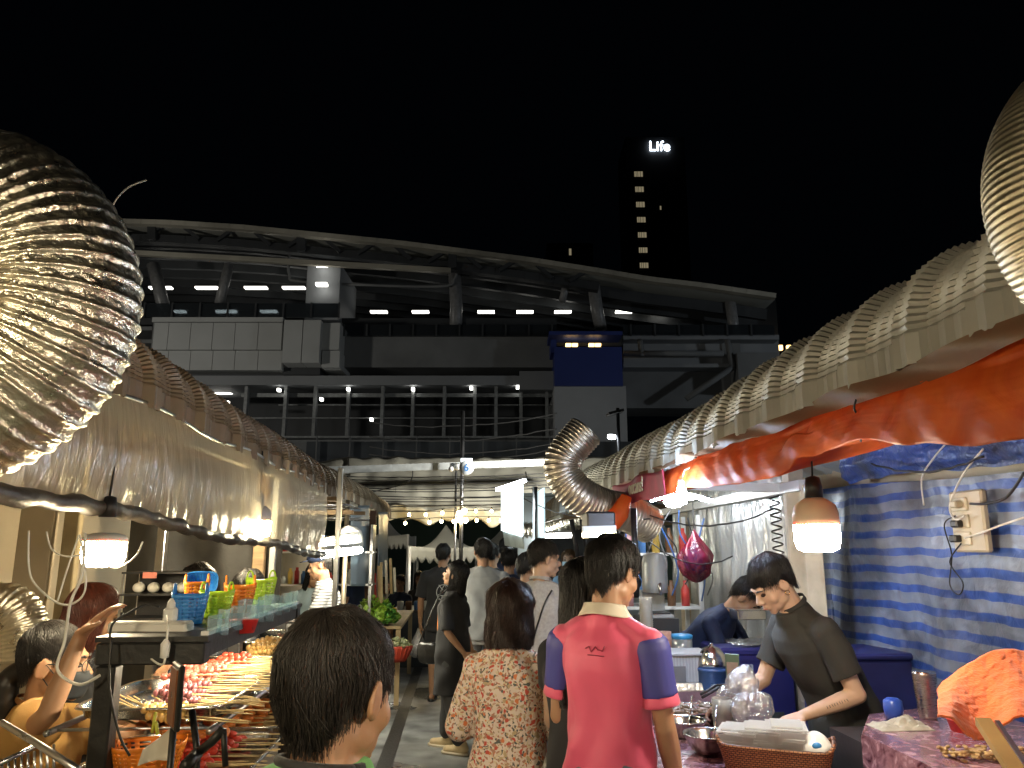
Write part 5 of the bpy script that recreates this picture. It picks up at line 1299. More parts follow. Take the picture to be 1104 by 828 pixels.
# grey crate, jars, cups behind
c = P(733,722,4.5); t = T('plastic_crate','grey ribbed plastic crate behind the foil pan','crate',c+Vector((0,0,-.15)))
m = MB(); m.box(c,(.28,.22,.19),bev=.01); m.box(c+Vector((0,0,.095)),(.31,.25,.014),bev=.004); m.build('crate_body', M('crate_grey',(.38,.38,.40),.5), t)
m = MB()
for q in range(15): m.box(c+Vector((-.12+.017*q,-.112,0)),(.006,.006,.17))
m.build('crate_ribs', M('crate_rib',(.45,.45,.47),.5), t)
m = MB(); m.box(c+Vector((-.05,-.117,-.01)),(.10,.004,.09)); m.build('crate_label', M('label_grey',(.16,.16,.17),.5), t)
m = MB(); m.box((1.3,4.55,.42),(.55,.35,.84)); tag(m.build('low_cabinet', darkmetal),'low dark cabinet under the grey crate and the jars','cabinet')
c = P(735,700,4.75); t = T('juice_jar','clear plastic jar of pale green drink with a blue lid','jar',c+Vector((0,0,-.05)))
b0 = c+Vector((0,0,-.07)); m = MB(); m.lathe([(.055,0),(.062,.01),(.064,.13),(.060,.135)],b0,24); m.build('jar_wall', film('jar_clear',(.75,.8,.8),.4,.05,.05,4,lit=.6), t)
m = MB(); m.lathe([(.053,.004),(.058,.065),(.0001,.066)],b0,24); m.build('drink', M('drink_green',(.40,.45,.22),.3), t)
m = MB(); m.lathe([(.066,.133),(.067,.15),(.06,.156),(.0001,.157)],b0,24); m.build('lid', M('lid_blue',(.04,.30,.62),.35), t)
for (px,py,Y,r,h,mt_,lab) in ((716,694,4.75,.045,.14,M('drink_pink',(.55,.30,.22),.4),'clear tub of pinkish drink left of the blue lidded jar'),(719,708,4.65,.05,.06,M('box_yellow',(.72,.55,.18),.5),'small yellow box before the pinkish tub')):
    c = P(px,py,Y); m = MB(); m.lathe([(r*.9,-h/2),(r,0),(r,h/2),(.0001,h/2+.001)],c,20); tag(m.build('food_tub', mt_), lab, 'tub')
cup_m = film('cup_clear',(.85,.83,.75),.25,.1,.1,5,lit=.7)
def cups(c, r, n, label, dz=.012):
    t = T('cup_stack', label, 'cups', c); m = MB()
    for q in range(n): m.shell([(r*.75,dz*q),(r,dz*q+.10),(r*1.06,dz*q+.102)],c,20)
    m.build('nested_cups', cup_m, t, kind='stuff')
cups(P(698,702,4.5),.037,17,'tall stack of clear cups beside the polo man shoulder')
cups(PZ(780,800,zt),.040,7,'left stack of frosted cups behind the wicker basket'); cups(PZ(796,797,zt),.038,5,'shorter stack of frosted cups under the card stand')
# drinks machine
c = P(706,628,5.0); t = T('drinks_machine','grey rounded drinks machine with a dispensing bay behind the polo man','machine',c+Vector((0,0,-.3)))
mg = M('machine_grey',(.30,.32,.33),.35,var=.06)
m = MB(); m.loft([(c+Vector((0,0,z)),a,.11,None) for z,a in ((-.06,.075),(.0,.078),(.12,.075),(.17,.062),(.185,.03))],24); m.build('machine_head', mg, t)
m = MB(); m.box(c+Vector((0,.09,-.12)),(.15,.06,.14)); m.box(c+Vector((0,.0,-.20)),(.17,.24,.025),bev=.006); m.build('machine_back', mg, t)
m = MB(); m.box(c+Vector((0,0,-.185)),(.14,.18,.012)); m.build('drip_tray', black_plastic, t)
m = MB(); m.tube([c+Vector((0,-.10,-.02)),c+Vector((0,-.13,.0)),c+Vector((.0,-.13,-.07))],.010,8); m.build('tap', steel, t)
m = MB(); m.box(c+Vector((0,.02,-.42)),(.22,.3,.42)); m.build('machine_base', black_plastic, t)
# cooler with lettering
c = P(818,718,4.7); cnv = M('cooler_navy',(.035,.035,.17),.4,var=.1,vs=6)
t = T('cooler_box','big navy cooler box with worn white lettering behind the counter','cooler',(c.x,c.y,0))
m = MB(); m.box((c.x,c.y+.2,.78),(.44,.42,.48),bev=.02); m.build('cooler_body', cnv, t)
m = MB(); m.box((c.x,c.y+.2,1.045),(.47,.45,.05),bev=.015); m.box((c.x,c.y+.2,1.01),(.455,.435,.03)); m.build('lid', cnv, t)
m = MB(); m.box((c.x,c.y+.2,.27),(.4,.4,.54)); m.build('support_box', darkmetal, t)
wl = M('cooler_letters',(.6,.6,.62),.5)
text('C 083', .052, wl, t, Matrix.Translation((c.x-.10,c.y-.013,.955)) @ Matrix.Rotation(math.pi/2,4,'X'), .001, off=.0012)
m = MB(); m.lathe([(.0001,-.002),(.036,-.001),(.036,.002),(.0001,.003)],(c.x-.09,c.y-.014,.86),24,axis=(0,-1,0)); m.build('round_logo', wl, t)
m = MB(); m.bar((c.x-.115,c.y-.019,.865),(c.x-.065,c.y-.019,.855),.003,.014); m.build('logo_mark', M('logo_red',(.5,.08,.06),.5), t)
m = MB(); m.box((c.x+.08,c.y-.012,.66),(.10,.004,.10)); m.build('sticker', M('sticker_dark',(.08,.10,.09),.5), t)
m = MB(); m.grid(20,12,lambda i,j: Vector((c.x-.12+.34*i,c.y+.0+.34*j,1.078+.018*abs(nz(i*14,j*12))))); tag(m.build('plastic_wrap', film('wrap_clear',(.75,.75,.72),.3,.08,1,30,lit=.4), thick=.001),'crumpled clear wrap lying on the navy cooler lid','plastic wrap')
q = P(806,662,4.9); t = T('foil_box','open steel food box on the navy cooler','box',q); m = MB(); m.box(q,(.18,.16,.06),bev=.006); m.box(q+Vector((0,0,.032)),(.205,.185,.006)); m.build('box_body', ss, t)
m = MB(); q = P(800,650,5.9); m.box(q,(.11,.1,.12),bev=.006); tag(m.build('red_tin', M('tin_red',(.5,.02,.02),.4)),'red tin behind the steel box on the cooler','tin')
c = P(768,720,4.4); t = T('drink_cooler_jug','dark blue round drink jug with a steel dome lid beside the cooler','jug',(c.x,c.y,0))
m = MB(); m.lathe([(.088,.0),(.09,.80),(.085,.985),(.09,.99),(.09,1.005),(.0001,1.006)],(c.x,c.y,0),28); m.build('jug_body', M('jug_blue',(.03,.07,.20),.35), t)
m = MB(); m.lathe([(.083,1.006),(.082,1.03),(.072,1.07),(.045,1.105),(.012,1.118),(.012,1.13),(.0001,1.131)],(c.x,c.y,0),28); m.build('dome_lid', ss, t)
# card stand (a code card, plain)
c = PZ(794,792,zt); t = T('card_stand','green edged card on a red clip stand at the wicker basket','card stand',c,R(-35))
m = MB(); m.box((0,0,.235),(.062,.006,.20),bev=.002); m.build('card_frame', M('frame_green',(.10,.16,.12),.4), t, local=True)
m = MB(); m.box((0,-.0045,.225),(.05,.002,.15)); m.build('card_face', M('card_grey',(.30,.24,.22),.5,var=.15,vs=40), t, local=True)
m = MB(); m.tube([(0,0,.0),(.004,0,.07),(0,0,.135)],.006,8); m.cap((-.012,0,.125),.010,(.012,0,.135),.010,8); m.cap((-.02,-.01,.02),.012,(.02,-.01,.05),.010,8); m.build('red_clip', M('clip_red',(.62,.02,.05),.35), t, local=True)
# wicker basket with clear containers
def wicker():
    m, nt, b = newmat('wicker'); v = tex_co(nt); w = nd(nt,'ShaderNodeTexBrick'); w.inputs['Scale'].default_value = 34; w.inputs['Color1'].default_value=(.30,.12,.045,1); w.inputs['Color2'].default_value=(.40,.18,.07,1); w.inputs['Mortar'].default_value=(.06,.02,.01,1); w.inputs['Mortar Size'].default_value=.05
    mp = nd(nt,'ShaderNodeMapping'); mp.inputs['Rotation'].default_value=(R(90),0,0); nt.links.new(v, mp.inputs[0]); nt.links.new(mp.outputs[0], w.inputs[0])
    nt.links.new(w.outputs[0], b.inputs['Base Color']); b.inputs['Roughness'].default_value=.5; bump(nt,b,w.outputs['Fac'],-.8,.006); return m
wk = wicker(); cA = PZ(838,832,zt); t = T('wicker_basket','brown wicker basket filled with stacked clear food containers','basket',cA,R(-25))
m = MB()
def wkf(i,j):
    a = 2*math.pi*i; ca, sa = math.cos(a), math.sin(a); e=.35; r = .84+.16*j; w = .0025*math.sin(a*38+ (math.pi if int(j*12)%2 else 0))
    return Vector(((.20*r+w)*math.copysign(abs(ca)**e,ca), (.115*r+w)*math.copysign(abs(sa)**e,sa), .095*j+.022*abs(ca)**6*j))
m.grid(240,13,wkf); m.build('basket_weave', wk, t, local=True, thick=.005)
m = MB(); m.box((0,0,.006),(.33,.18,.01)); m.build('basket_floor', wk, t, local=True)
m = MB(); m.tube([wkf(i/60,1)+Vector((0,0,.002)) for i in range(61)],.007,7); m.build('basket_rim', wk, t, local=True)
box_m = film('container_clear',(.92,.92,.92),.28,.08,.15,6,lit=.85)
MW = Matrix.Translation(cA) @ Matrix.Rotation(R(-25),4,'Z')
for q in range(6):
    r_ = q%3; l_ = q//3; p = MW @ Vector((-.13+.085*r_+.02*l_*0, .02-.01*l_, .05+.032*l_+.012*r_)); o = T('food_container','clear plastic food container stacked in the wicker basket','container',p,R(-25+random.uniform(-6,6)),'clear containers in the wicker basket')
    m = MB(); rr=[(.055,.07,0),(.065,.08,.045),(.070,.085,.047),(.070,.085,.043)]; vs=[]
    for a,b,z in rr: vs += [Vector((sx*a,sy*b,z)) for sx,sy in ((-1,-1),(1,-1),(1,1),(-1,1))]
    m.add(vs,[(0,1,2,3)]+[(i*4+k_,i*4+(k_+1)%4,(i+1)*4+(k_+1)%4,(i+1)*4+k_) for i in range(3) for k_ in range(4)],False); m.box((0,0,.052),(.142,.172,.004)); m.box((0,0,.058),(.11,.14,.008),bev=.003); m.build('container_shell', box_m, o, local=True)
p = MW @ Vector((.13,.0,.10)); m = MB(); m.ell(p,(.065,.06,.045),n=26,m=16); tag(m.build('printed_bag', M('bag_printed',(.75,.75,.75),.35,var=.1), disp=lambda co: .010*wob(co,70,4)+.006*wob(co,160,5)),'white and blue plastic packet at the right end of the wicker basket','packet')
m = MB(); m.ell(p+Vector((-.01,-.052,.01)),(.018,.01,.012)); tag(m.build('blue_print', M('print_blue',(.05,.25,.6),.4)),'blue printed spot on the packet in the wicker basket','print')
# clear bags being packed
for (px,py,Y,s_,lab,sd) in ((800,735,3.35,.075,'crinkled clear bag standing under the far hand of the tall vendor',3),(812,762,3.25,.085,'flat clear bag of food the tall vendor is packing',8),(787,752,3.5,.06,'small clear bag beside the card stand',12)):
    c = P(px,py,Y); m = MB(); m.ell(c,(s_,s_*.8,s_*.75),n=40,m=24); o = m.build('plastic_bag', film('bagfilm%d'%sd,(.8,.8,.85),.42,.06,1.0,35,lit=.35), disp=lambda co: .015*wob(co,60,sd)+.008*wob(co,170,sd+1)); tag(o, lab, 'bag')
# ---------------------------------------------------------------- near right table with marbled cloth
NT = T('corner_table','table with pink purple marbled cloth in the lower right corner','table',(1.9,2.6,0))
zc = 1.0; m = MB(); A = [PZ(929,791,zc),PZ(937,770,zc),Vector((2.14,3.36,zc)),Vector((2.14,1.3,zc)),Vector((1.42,1.3,zc))]
n_ = len(A); m.add([p for p in A]+[p-Vector((0,0,.04)) for p in A],[tuple(range(n_))[::-1],tuple(range(n_,2*n_))]+[(i,(i+1)%n_,n_+(i+1)%n_,n_+i) for i in range(n_)],False); m.build('table_top', mar, NT)
m = MB(); a, b = A[0], A[4]; m.grid(40,8,lambda i,j: Vector((a.x+(b.x-a.x)*i-.004+.012*math.sin(i*40)*j, a.y+(b.y-a.y)*i, zc-.005-.35*j))); m.build('cloth_skirt', mar, NT)
m = MB(); m.box((1.78,2.3,.48),(.6,1.8,.94)); m.build('table_body', darkmetal, NT)
c = PZ(1001,775,zc); t = T('steel_tumbler','tall brushed steel tumbler on the corner table','tumbler',c)
m = MB(); m.lathe([(.030,0),(.033,.01),(.036,.08),(.0365,.083),(.0375,.087),(.043,.165),(.0435,.17)],c,32); m.build('cup_body', M('brushed_steel',(.5,.46,.42),.28,1,st=(1,1,40),vs=20,bmp=.1,bs=30), t)
m = MB(); m.lathe([(.042,.166),(.044,.172),(.040,.176),(.0001,.174)],c,32); m.build('tumbler_rim', ss, t)
c = PZ(972,785,zc); m = MB(); m.grid(50,40,lambda i,j: c+Vector((-.10+.20*i,-.05+.12*j,(.004+.012*abs(nz(i*5+1,j*4))+.006*abs(nz(i*13,j*11)))*min(1,8*i,8*(1-i),8*j,8*(1-j))+.03*math.exp(-((i-.6)**2+(j-.5)**2)*14)))); tag(m.build('grey_rag', M('rag_grey',(.40,.38,.32),.85,bmp=.3,bs=60), thick=.003),'crumpled grey cloth beside the steel tumbler','cloth')
c = PZ(969,778,zc)+Vector((0,.03,.04)); m = MB(); m.lathe([(.0001,-.038),(.03,-.035),(.036,0),(.034,.03),(.02,.04),(.0001,.041)],c,20); tag(m.build('blue_bottle', M('bottle_blue',(.03,.08,.42),.3)),'small round dark blue bottle behind the grey cloth','bottle')
c = P(945,745,3.9); t = T('storage_bin','dark blue plastic storage bin below the striped tarp','bin',(c.x,c.y,0))
m = MB(); m.box((c.x+.02,c.y+.1,.56),(.55,.36,1.12),bev=.02); m.build('bin_body', M('bin_navy',(.03,.035,.16),.45), t); m = MB(); m.box((c.x+.02,c.y+.1,1.13),(.58,.4,.03),bev=.01); m.build('bin_lid', bpy.data.materials['bin_navy'], t)
# orange cloth over a folding frame, red tub under
c = PZ(1046,800,zc); m = MB(); c = P(1050,775,2.05)
def oc(i,j):
    # ridge running to the right, cloth falling to both sides
    px = 1012+ i*150; top_ = 742-42*math.sin(min(1,i*1.9)*math.pi/2)+ (18*(i-.5) if i>.5 else 0)
    low = 772+ 30*i*(1 if i>.25 else .7)+ (18*math.sin((i-.1)*9) if i>.1 else 0)
    y = top_+(low-top_)*j; v = P(px,y,2.42-.30*j+.06*math.sin(i*3.3)); cz_ = abs(math.sin(i*11+j*5+1.5*math.sin(j*6)))+.6*abs(math.sin(i*23-j*9)); v.y += .005*cz_+.004*nz(i*24,j*16,s=2); v.z += .003*nz(i*12,j*8); return v
m.grid(90,60,oc); m2 = MB(); 
tag(m.build('orange_cloth', M('orange_towel',(.86,.17,.035),.9,var=.12,vs=14,bmp=.4,bs=120,sheen=.3), thick=.006),'bright orange cloth draped over a folding wooden frame in the right corner','cloth')
t = T('folding_frame','wooden folding frame under the bright orange cloth','frame',(1.4,1.9,1.0))
m = MB(); m.bar(P(1060,778,1.95),P(1104,845,1.7),.035,.02); m.build('wooden_leg', M('frame_wood',(.45,.28,.10),.5), t); m = MB(); m.bar(P(1075,782,2.1),P(1110,835,1.9),.012,.03); m.build('metal_bar', steel, t)
c = PZ(1052,792,zc); m = MB(); m.lathe([(.05,0),(.062,.04),(.066,.042),(.0001,.043)],c+Vector((0,.05,0)),24); tag(m.build('red_tub', M('tub_bright_red',(.65,.03,.02),.35)),'red tub beneath the orange cloth','tub')
m = MB()
cn = PZ(1062,818,zc)
for _ in range(120):
    p = cn+Vector((random.uniform(-.12,.16),random.uniform(-.05,.05),random.uniform(.005,.03))); m.ell(p,(random.uniform(.01,.02),.007,.005),Matrix.Rotation(random.uniform(0,3),3,'Z'),7,5)
tag(m.build('dried_snacks', M('snack_brown',(.25,.13,.05),.4,col2=(.5,.34,.14),vs=60), kind='stuff'),'scatter of small brown dried snacks on the corner table','snacks')
# ================================================================ far right : arched white stall, menu board
AW = T('arched_stall','white stall front with a wide arched opening at the far right of the alley','stall',(1.9,10.9,0))
aw_m = M('arch_white',(.62,.70,.72),.6,var=.05)
x0_,x1_,zt_ = .80,2.9,2.35
m = MB(); n = 30; vs=[]; 
for i in range(n+1):
    a = math.pi*i/n; cx,rz2 = 2.05,0; px_ = 2.0-1.02*math.cos(a); pz_ = 1.25+.80*math.sin(a); vs.append(Vector((px_,10.9,pz_))); vs.append(Vector((x0_+(x1_+.2-x0_)*i/n,10.9,zt_)))
fs=[(2*i,2*i+2,2*i+3,2*i+1) for i in range(n)]
k0 = len(vs); vs += [Vector((.98,10.9,0)),Vector((x0_,10.9,0)),Vector((x0_,10.9,1.25)),Vector((3.02,10.9,0)),Vector((3.1,10.9,0)),Vector((3.1,10.9,zt_))]
fs += [(k0,0,1,k0+1),(2*n,k0+3,k0+4,2*n+1)]
m.add(vs,fs,False); m.build('arch_front', aw_m, AW, thick=.05)
m = MB(); m.box((1.95,13.2,1.2),(2.3,.05,2.4)); m.build('back_panel', M('stall_dark',(.10,.11,.12),.7), AW); m = MB(); m.box((1.95,12.0,2.38),(2.3,2.3,.04)); m.build('stall_roof', aw_m, AW)
m = MB(); m.box((1.9,10.2,.5),(1.5,.5,1.0)); m.build('counter', aw_m, AW)
for k_ in range(7):
    m = MB(); m.lathe([(.04,0),(.05,.08),(.03,.12),(.0001,.121)],(1.25+.19*k_,10.15,1.0),12); tag(m.build('drink_cup', gm_[(k_*3)%6]),'cup on the counter of the arched white stall','cup','cups in the arched stall')
MBD = T('menu_board','lit white menu board with faint writing hanging over the queue','menu board',P(554,560,8.6))
a = P(543,527,8.9); b = P(564,522,8.3); a2 = P(543,572,8.9); b2 = P(564,578,8.3)
def quad(m, p, q, r, s, t_):
    n = (q-p).cross(s-p).normalized()*t_; m.add([p,q,r,s,p+n,q+n,r+n,s+n],[(0,1,2,3),(7,6,5,4),(0,4,5,1),(1,5,6,2),(2,6,7,3),(3,7,4,0)],False)
m = MB(); quad(m,a2,b2,b,a,.03); m.build('board_face', glow('board_glow',(.80,.95,1),2.6), MBD)
m = MB()
for q in range(7):
    y = .16+.10*q; p = a.lerp(a2,y).lerp(b.lerp(b2,y),.30); r = a.lerp(a2,y).lerp(b.lerp(b2,y),.30+random.uniform(.15,.35)); m.bar(p+Vector((-.01,-.02,0)),r+Vector((-.01,-.02,0)),.004,.016)
m.build('faint_writing', M('writing_grey',(.3,.35,.4),.6), MBD, kind='stuff')
m = MB(); m.bar(P(536,528,8.6),P(566,518,8.3),.05,.03); m.build('board_tube', glow('board_tube',(.9,1,1),22), MBD)
m = MB(); a3 = P(545,588,8.9); b3 = P(566,592,8.3); quad(m,a3,b3,b2+Vector((0,0,-.01)),a2+Vector((0,0,-.01)),.01); m.build('lower_cloth', M('board_cloth',(.55,.62,.62),.7), MBD)
q = P(577,560,8.4); m = MB(); m.tube([(q.x,8.4,0),(q.x,8.4,q.z+.35)],.028,8); m.build('pole', steel, MBD)
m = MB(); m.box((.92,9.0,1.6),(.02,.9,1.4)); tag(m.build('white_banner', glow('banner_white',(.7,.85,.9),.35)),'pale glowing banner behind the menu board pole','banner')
for (x1,y1,x2,y2,Y,lab) in ((616,560,623,600,6.8,'left of two black struts above the long haired person'),(627,560,634,598,6.8,'right of two black struts above the long haired person'),(683,548,686,640,4.9,'dark post beside the drinks machine')):
    m = MB(); m.tube([P(x1,y1,Y),P(x2,y2,Y)],.02,8); tag(m.build('strut', darkmetal), lab, 'strut')
# junk wires and pipes behind the drinks machine
for k_ in range(12):
    a = P(660+k_*9,560+random.uniform(-12,8),5.8); b = P(672+k_*8+random.uniform(-20,20),600+random.uniform(0,60),5.9); m = MB(); m.tube(spline([a,a.lerp(b,.3)+Vector((random.uniform(-.1,.1),0,-.02)),a.lerp(b,.7)+Vector((random.uniform(-.1,.1),0,0)),b],6),.006,5); tag(m.build('tangled_wire', (wire_b,wire_g,M('wire_blue',(.03,.1,.3),.5) if 'wire_blue' not in bpy.data.materials else bpy.data.materials['wire_blue'])[k_%3]),'wire in the tangle hanging behind the drinks machine','wire','tangled wires behind the drinks machine')
UR = T('utensil_rack','white metal rack with bottles behind the drinks machine','rack',(1.5,6.2,0))
m = MB()
for x in (1.15,1.85):
    for y in (6.0,6.4): m.box((x,y,.95),(.03,.03,1.9))
m.build('rack_post', white_paint, UR)
for z in (.8,1.2,1.6): m = MB(); m.box((1.5,6.2,z),(.72,.42,.02)); m.build('rack_shelf', white_paint, UR)
for k_ in range(12):
    m = MB(); x = 1.2+(k_%6)*.11; z = (1.21,1.61)[k_//6]; m.lathe([(.032,0),(.034,.12),(.014,.16),(.014,.19),(.0001,.191)],(x,6.08,z),12); tag(m.build('bottle', gm_[(k_*5)%6]),'bottle on the white rack behind the drinks machine','bottle','bottles on the white rack')
# ================================================================ the crowd
def X_(px, Y): return P(px, 590, Y).x
fab_black = M('fabric_black', (.022,.022,.024), .85, var=.2, vs=10, bmp=.3, bs=300, bd=.002, sheen=.1)
fab_black_glare = M('fabric_black_glare', (.030,.029,.025), .85, var=.15, vs=8, bmp=.3, bs=300, bd=.002)  # black cloth, veiling glare put into its colour as grey-olive
fab_grey = M('fabric_grey', (.36,.37,.38), .85, var=.1, vs=12, bmp=.3, bs=300, bd=.002)
fab_heather = M('fabric_heather', (.40,.38,.37), .85, var=.15, vs=60, bmp=.3, bs=300, bd=.002)
fab_navy = M('fabric_navy', (.012,.022,.06), .8, var=.2, vs=10, bmp=.3, bs=300, bd=.002)
fab_pink = M('fabric_pink', (.68,.085,.165), .55, var=.08, vs=5, bmp=.25, bs=400, bd=.001, sheen=.3)
fab_purple = M('fabric_violet', (.05,.05,.25), .55, var=.1, vs=5, bmp=.25, bs=400, bd=.001)
fab_cream = M('fabric_cream', (.66,.58,.46), .7, var=.06, vs=9, bmp=.3, bs=300, bd=.002)
fab_tan = M('fabric_tan_orange', (.40,.22,.06), .8, var=.08, vs=7, bmp=.3, bs=300, bd=.002)
fab_green = M('fabric_green', (.17,.42,.15), .8, var=.08, vs=7, bmp=.3, bs=300, bd=.002)
fab_red = M('fabric_red', (.45,.03,.03), .8); fab_orange = M('fabric_orange', (.75,.25,.04), .8)
denim = M('fabric_denim', (.10,.12,.16), .85, var=.2, vs=15)
leather = M('black_leather', (.015,.015,.015), .3, bmp=.3, bs=60)
sneaker = M('sneaker_cream', (.62,.48,.28), .6, var=.12, vs=20)
def floral():
    m, nt, b = newmat('floral_fabric'); v = tex_co(nt)
    dn = nd(nt,'ShaderNodeTexNoise'); dn.inputs['Scale'].default_value = 30; nt.links.new(v, dn.inputs['Vector'])
    mxv = nd(nt,'ShaderNodeMixRGB'); mxv.inputs[0].default_value = .035; nt.links.new(v, mxv.inputs[1]); nt.links.new(dn.outputs['Color'], mxv.inputs[2])
    v1 = nd(nt,'ShaderNodeTexVoronoi'); v1.inputs['Scale'].default_value = 46; nt.links.new(mxv.outputs[0], v1.inputs['Vector'])
    r1 = nd(nt,'ShaderNodeValToRGB'); e = r1.color_ramp.elements; e[0].position=.30; e[0].color=(1,1,1,1); e[1].position=.38; e[1].color=(0,0,0,1)
    nt.links.new(v1.outputs['Distance'], r1.inputs[0])
    v2 = nd(nt,'ShaderNodeTexVoronoi'); v2.inputs['Scale'].default_value = 130; nt.links.new(mxv.outputs[0], v2.inputs['Vector'])
    r2 = nd(nt,'ShaderNodeValToRGB'); r2.color_ramp.interpolation='CONSTANT'; e = r2.color_ramp.elements
    e[0].position=0; e[0].color=(.68,.56,.48,1); e[1].position=.5; e[1].color=(.42,.20,.13,1)
    for p_, c_ in ((.68,(.10,.10,.09,1)),(.78,(.62,.50,.33,1)),(.92,(.30,.22,.15,1))): q = e.new(p_); q.color = c_
    sp = nd(nt,'ShaderNodeSeparateColor'); nt.links.new(v2.outputs['Color'], sp.inputs[0]); nt.links.new(sp.outputs[0], r2.inputs[0])
    r3 = nd(nt,'ShaderNodeValToRGB'); r3.color_ramp.interpolation='CONSTANT'; e = r3.color_ramp.elements; e[0].color=(.50,.07,.04,1); e[1].position=.45; e[1].color=(.62,.18,.06,1); q=e.new(.75); q.color=(.45,.33,.18,1)
    s2 = nd(nt,'ShaderNodeSeparateColor'); nt.links.new(v1.outputs['Color'], s2.inputs[0]); nt.links.new(s2.outputs[1], r3.inputs[0])
    mx = nd(nt,'ShaderNodeMixRGB'); nt.links.new(r1.outputs[0], mx.inputs[0]); nt.links.new(r2.outputs[0], mx.inputs[1]); nt.links.new(r3.outputs[0], mx.inputs[2])
    nt.links.new(mx.outputs[0], b.inputs['Base Color']); b.inputs['Roughness'].default_value=.75; return m
fab_floral = floral()
def striped(name, c1, c2, k):
    m, nt, b = newmat(name); tc = nd(nt,'ShaderNodeTexCoord'); sp = nd(nt,'ShaderNodeSeparateXYZ'); nt.links.new(tc.outputs['Object'], sp.inputs[0])
    mu = nd(nt,'ShaderNodeMath', operation='MULTIPLY'); mu.inputs[1].default_value = k; nt.links.new(sp.outputs['Z'], mu.inputs[0])
    fr = nd(nt,'ShaderNodeMath', operation='FRACT'); nt.links.new(mu.outputs[0], fr.inputs[0])
    rp = nd(nt,'ShaderNodeValToRGB'); rp.color_ramp.interpolation='CONSTANT'; e = rp.color_ramp.elements; e[0].color=c4(c1); e[1].position=.68; e[1].color=c4(c2)
    nt.links.new(fr.outputs[0], rp.inputs[0]); nt.links.new(rp.outputs[0], b.inputs['Base Color']); b.inputs['Roughness'].default_value=.8; return m
G = 'people in the queue down the alley'
# --- boy / man in front
k = person('person in a green shirt with short black hair, nearest the viewer, seen from behind', X_(362,1.30), 1.30, -36, 1.578, .006, neck=-.040, pitch=9, skin='tan', facedet=False)
hair(k, 'short', 8000, hairmat('hair_soft_black',(.020,.016,.013),.5), seed=3, rad=.0007, wob_=.007, nape=-.078, sideline=.018, clump=.0026)
top(k, 'shirt', fab_green, amp=.004, seed=5)
m = MB(); pts = [k.nb + Vector((.074*math.cos(t)*k.s, .066*math.sin(t)*k.s-.002, .012*k.s+.010*-math.sin(t))) for t in [2*math.pi*q/28 for q in range(29)]]
m.tube(pts, .0075, 7); m.build('collar_trim', fab_black, k.root, local=True)
trousers(k, denim); shoes(k, leather)
# --- pink polo man
k = person('person in a pink polo shirt with violet sleeves and cream collar, seen from behind', X_(652,2.85), 2.85, -34, 1.69, .0065, yaw=-24, pitch=16, bodyw=.92, skin='tan', facedet=True, armL=((-.14,.10,-1),(.05,.75,-.6)), armR=((.14,.04,-1),(.02,.40,-1)), group=None)
hair(k, 'short', 4800, H_black, seed=8, rad=.0011, wob_=.010, fringe=.035, nape=-.078, sideline=.024, hull=1.03, clump=.0032)
sh = top(k, 'polo_shirt', fab_pink, hem=.80, grow=.020, sleeves=False, amp=.009, seed=2)
for nm in 'LR':
    sleeve(k, nm, fab_purple, .06, .62, .028, 'polo_sleeve', .004, 7); sleeve(k, nm, fab_pink, .70, .745, .030, 'sleeve_cuff', .001)
def collar_(k, mat, r=.073, h=.042, flare=.022):
    m = MB()
    def f(i,j):
        a = 2*math.pi*i; rr_ = r + (flare*(j**1.5)); z = .042 - h*j - .012*math.sin(a)*(1) ; 
        return k.nb + k.LR @ Vector((rr_*math.cos(a)*1.05, rr_*math.sin(a)*.98-.004, z-.0+.004*math.sin(a*3)*j))*k.s
    m.grid(48,8,f); return m.build('collar', mat, k.root, local=True, thick=.004)
collar_(k, fab_cream)
project(k, sh, [[(-.03+.012*q+.004*math.sin(q*3), 1.355*k.s+.010*math.sin(q*2.4)) for q in range(7)], [(-.02,1.335*k.s),(.04,1.333*k.s)]], .0022, M('emblem_dark_red',(.30,.02,.05),.5), 'shirt_emblem')
trousers(k, denim); shoes(k, leather)
# --- flower blouse woman
k = person('person in a red and beige floral blouse with shoulder length dark brown hair', X_(549,3.25), 3.25, -14, 1.50, .007, pitch=8, female=True, skin='tan', facedet=False, armL=((-.3,.12,-1),(.3,.9,-.1)), armR=((.3,.15,-1),(-.3,.9,-.1)), bodyw=1.06)
hair(k, 'bob', 4200, H_brown, drop=.150, seed=11, rad=.0010, wob_=.010, front=60, hull=1.10, clump=.003, curlin=1.2)
top(k, 'blouse', fab_floral, hem=.82, grow=.026, sleeve=1.0, sgrow=.03, fore=.35, amp=.0055, seed=9)
trousers(k, fab_black); shoes(k, leather)
# --- long haired woman beside the polo man
k = person('person with long straight black hair, half hidden left of the pink polo', X_(627,3.0), 3.0, -40, 1.60, .008, pitch=4, female=True, skin='fair', facedet=False, armL=((-.15,.2,-1),(.2,.7,-.4)))
hair(k, 'long', 3200, H_black, drop=.42, seed=12, rad=.0010, wob_=.006, tail=.8)
top(k, 'top', fab_black, hem=.90, sleeve=.5, seed=3)
m = MB(); m.loft([((0,0,z*k.s),(a)*k.s,(b)*k.s,None) for z,a,b in ((.42,.24,.22),(.6,.22,.19),(.8,.19,.15),(.95,.172,.13),(1.02,.155,.115))],26)
def pat():
    m_ = M('skirt_pattern',(.03,.03,.03),.8,col2=(.5,.48,.42),vs=38); return m_
m.build('skirt', pat(), k.root, local=True, remesh=.009, smooth=3, disp=folds(.007,3)); shoes(k, leather)
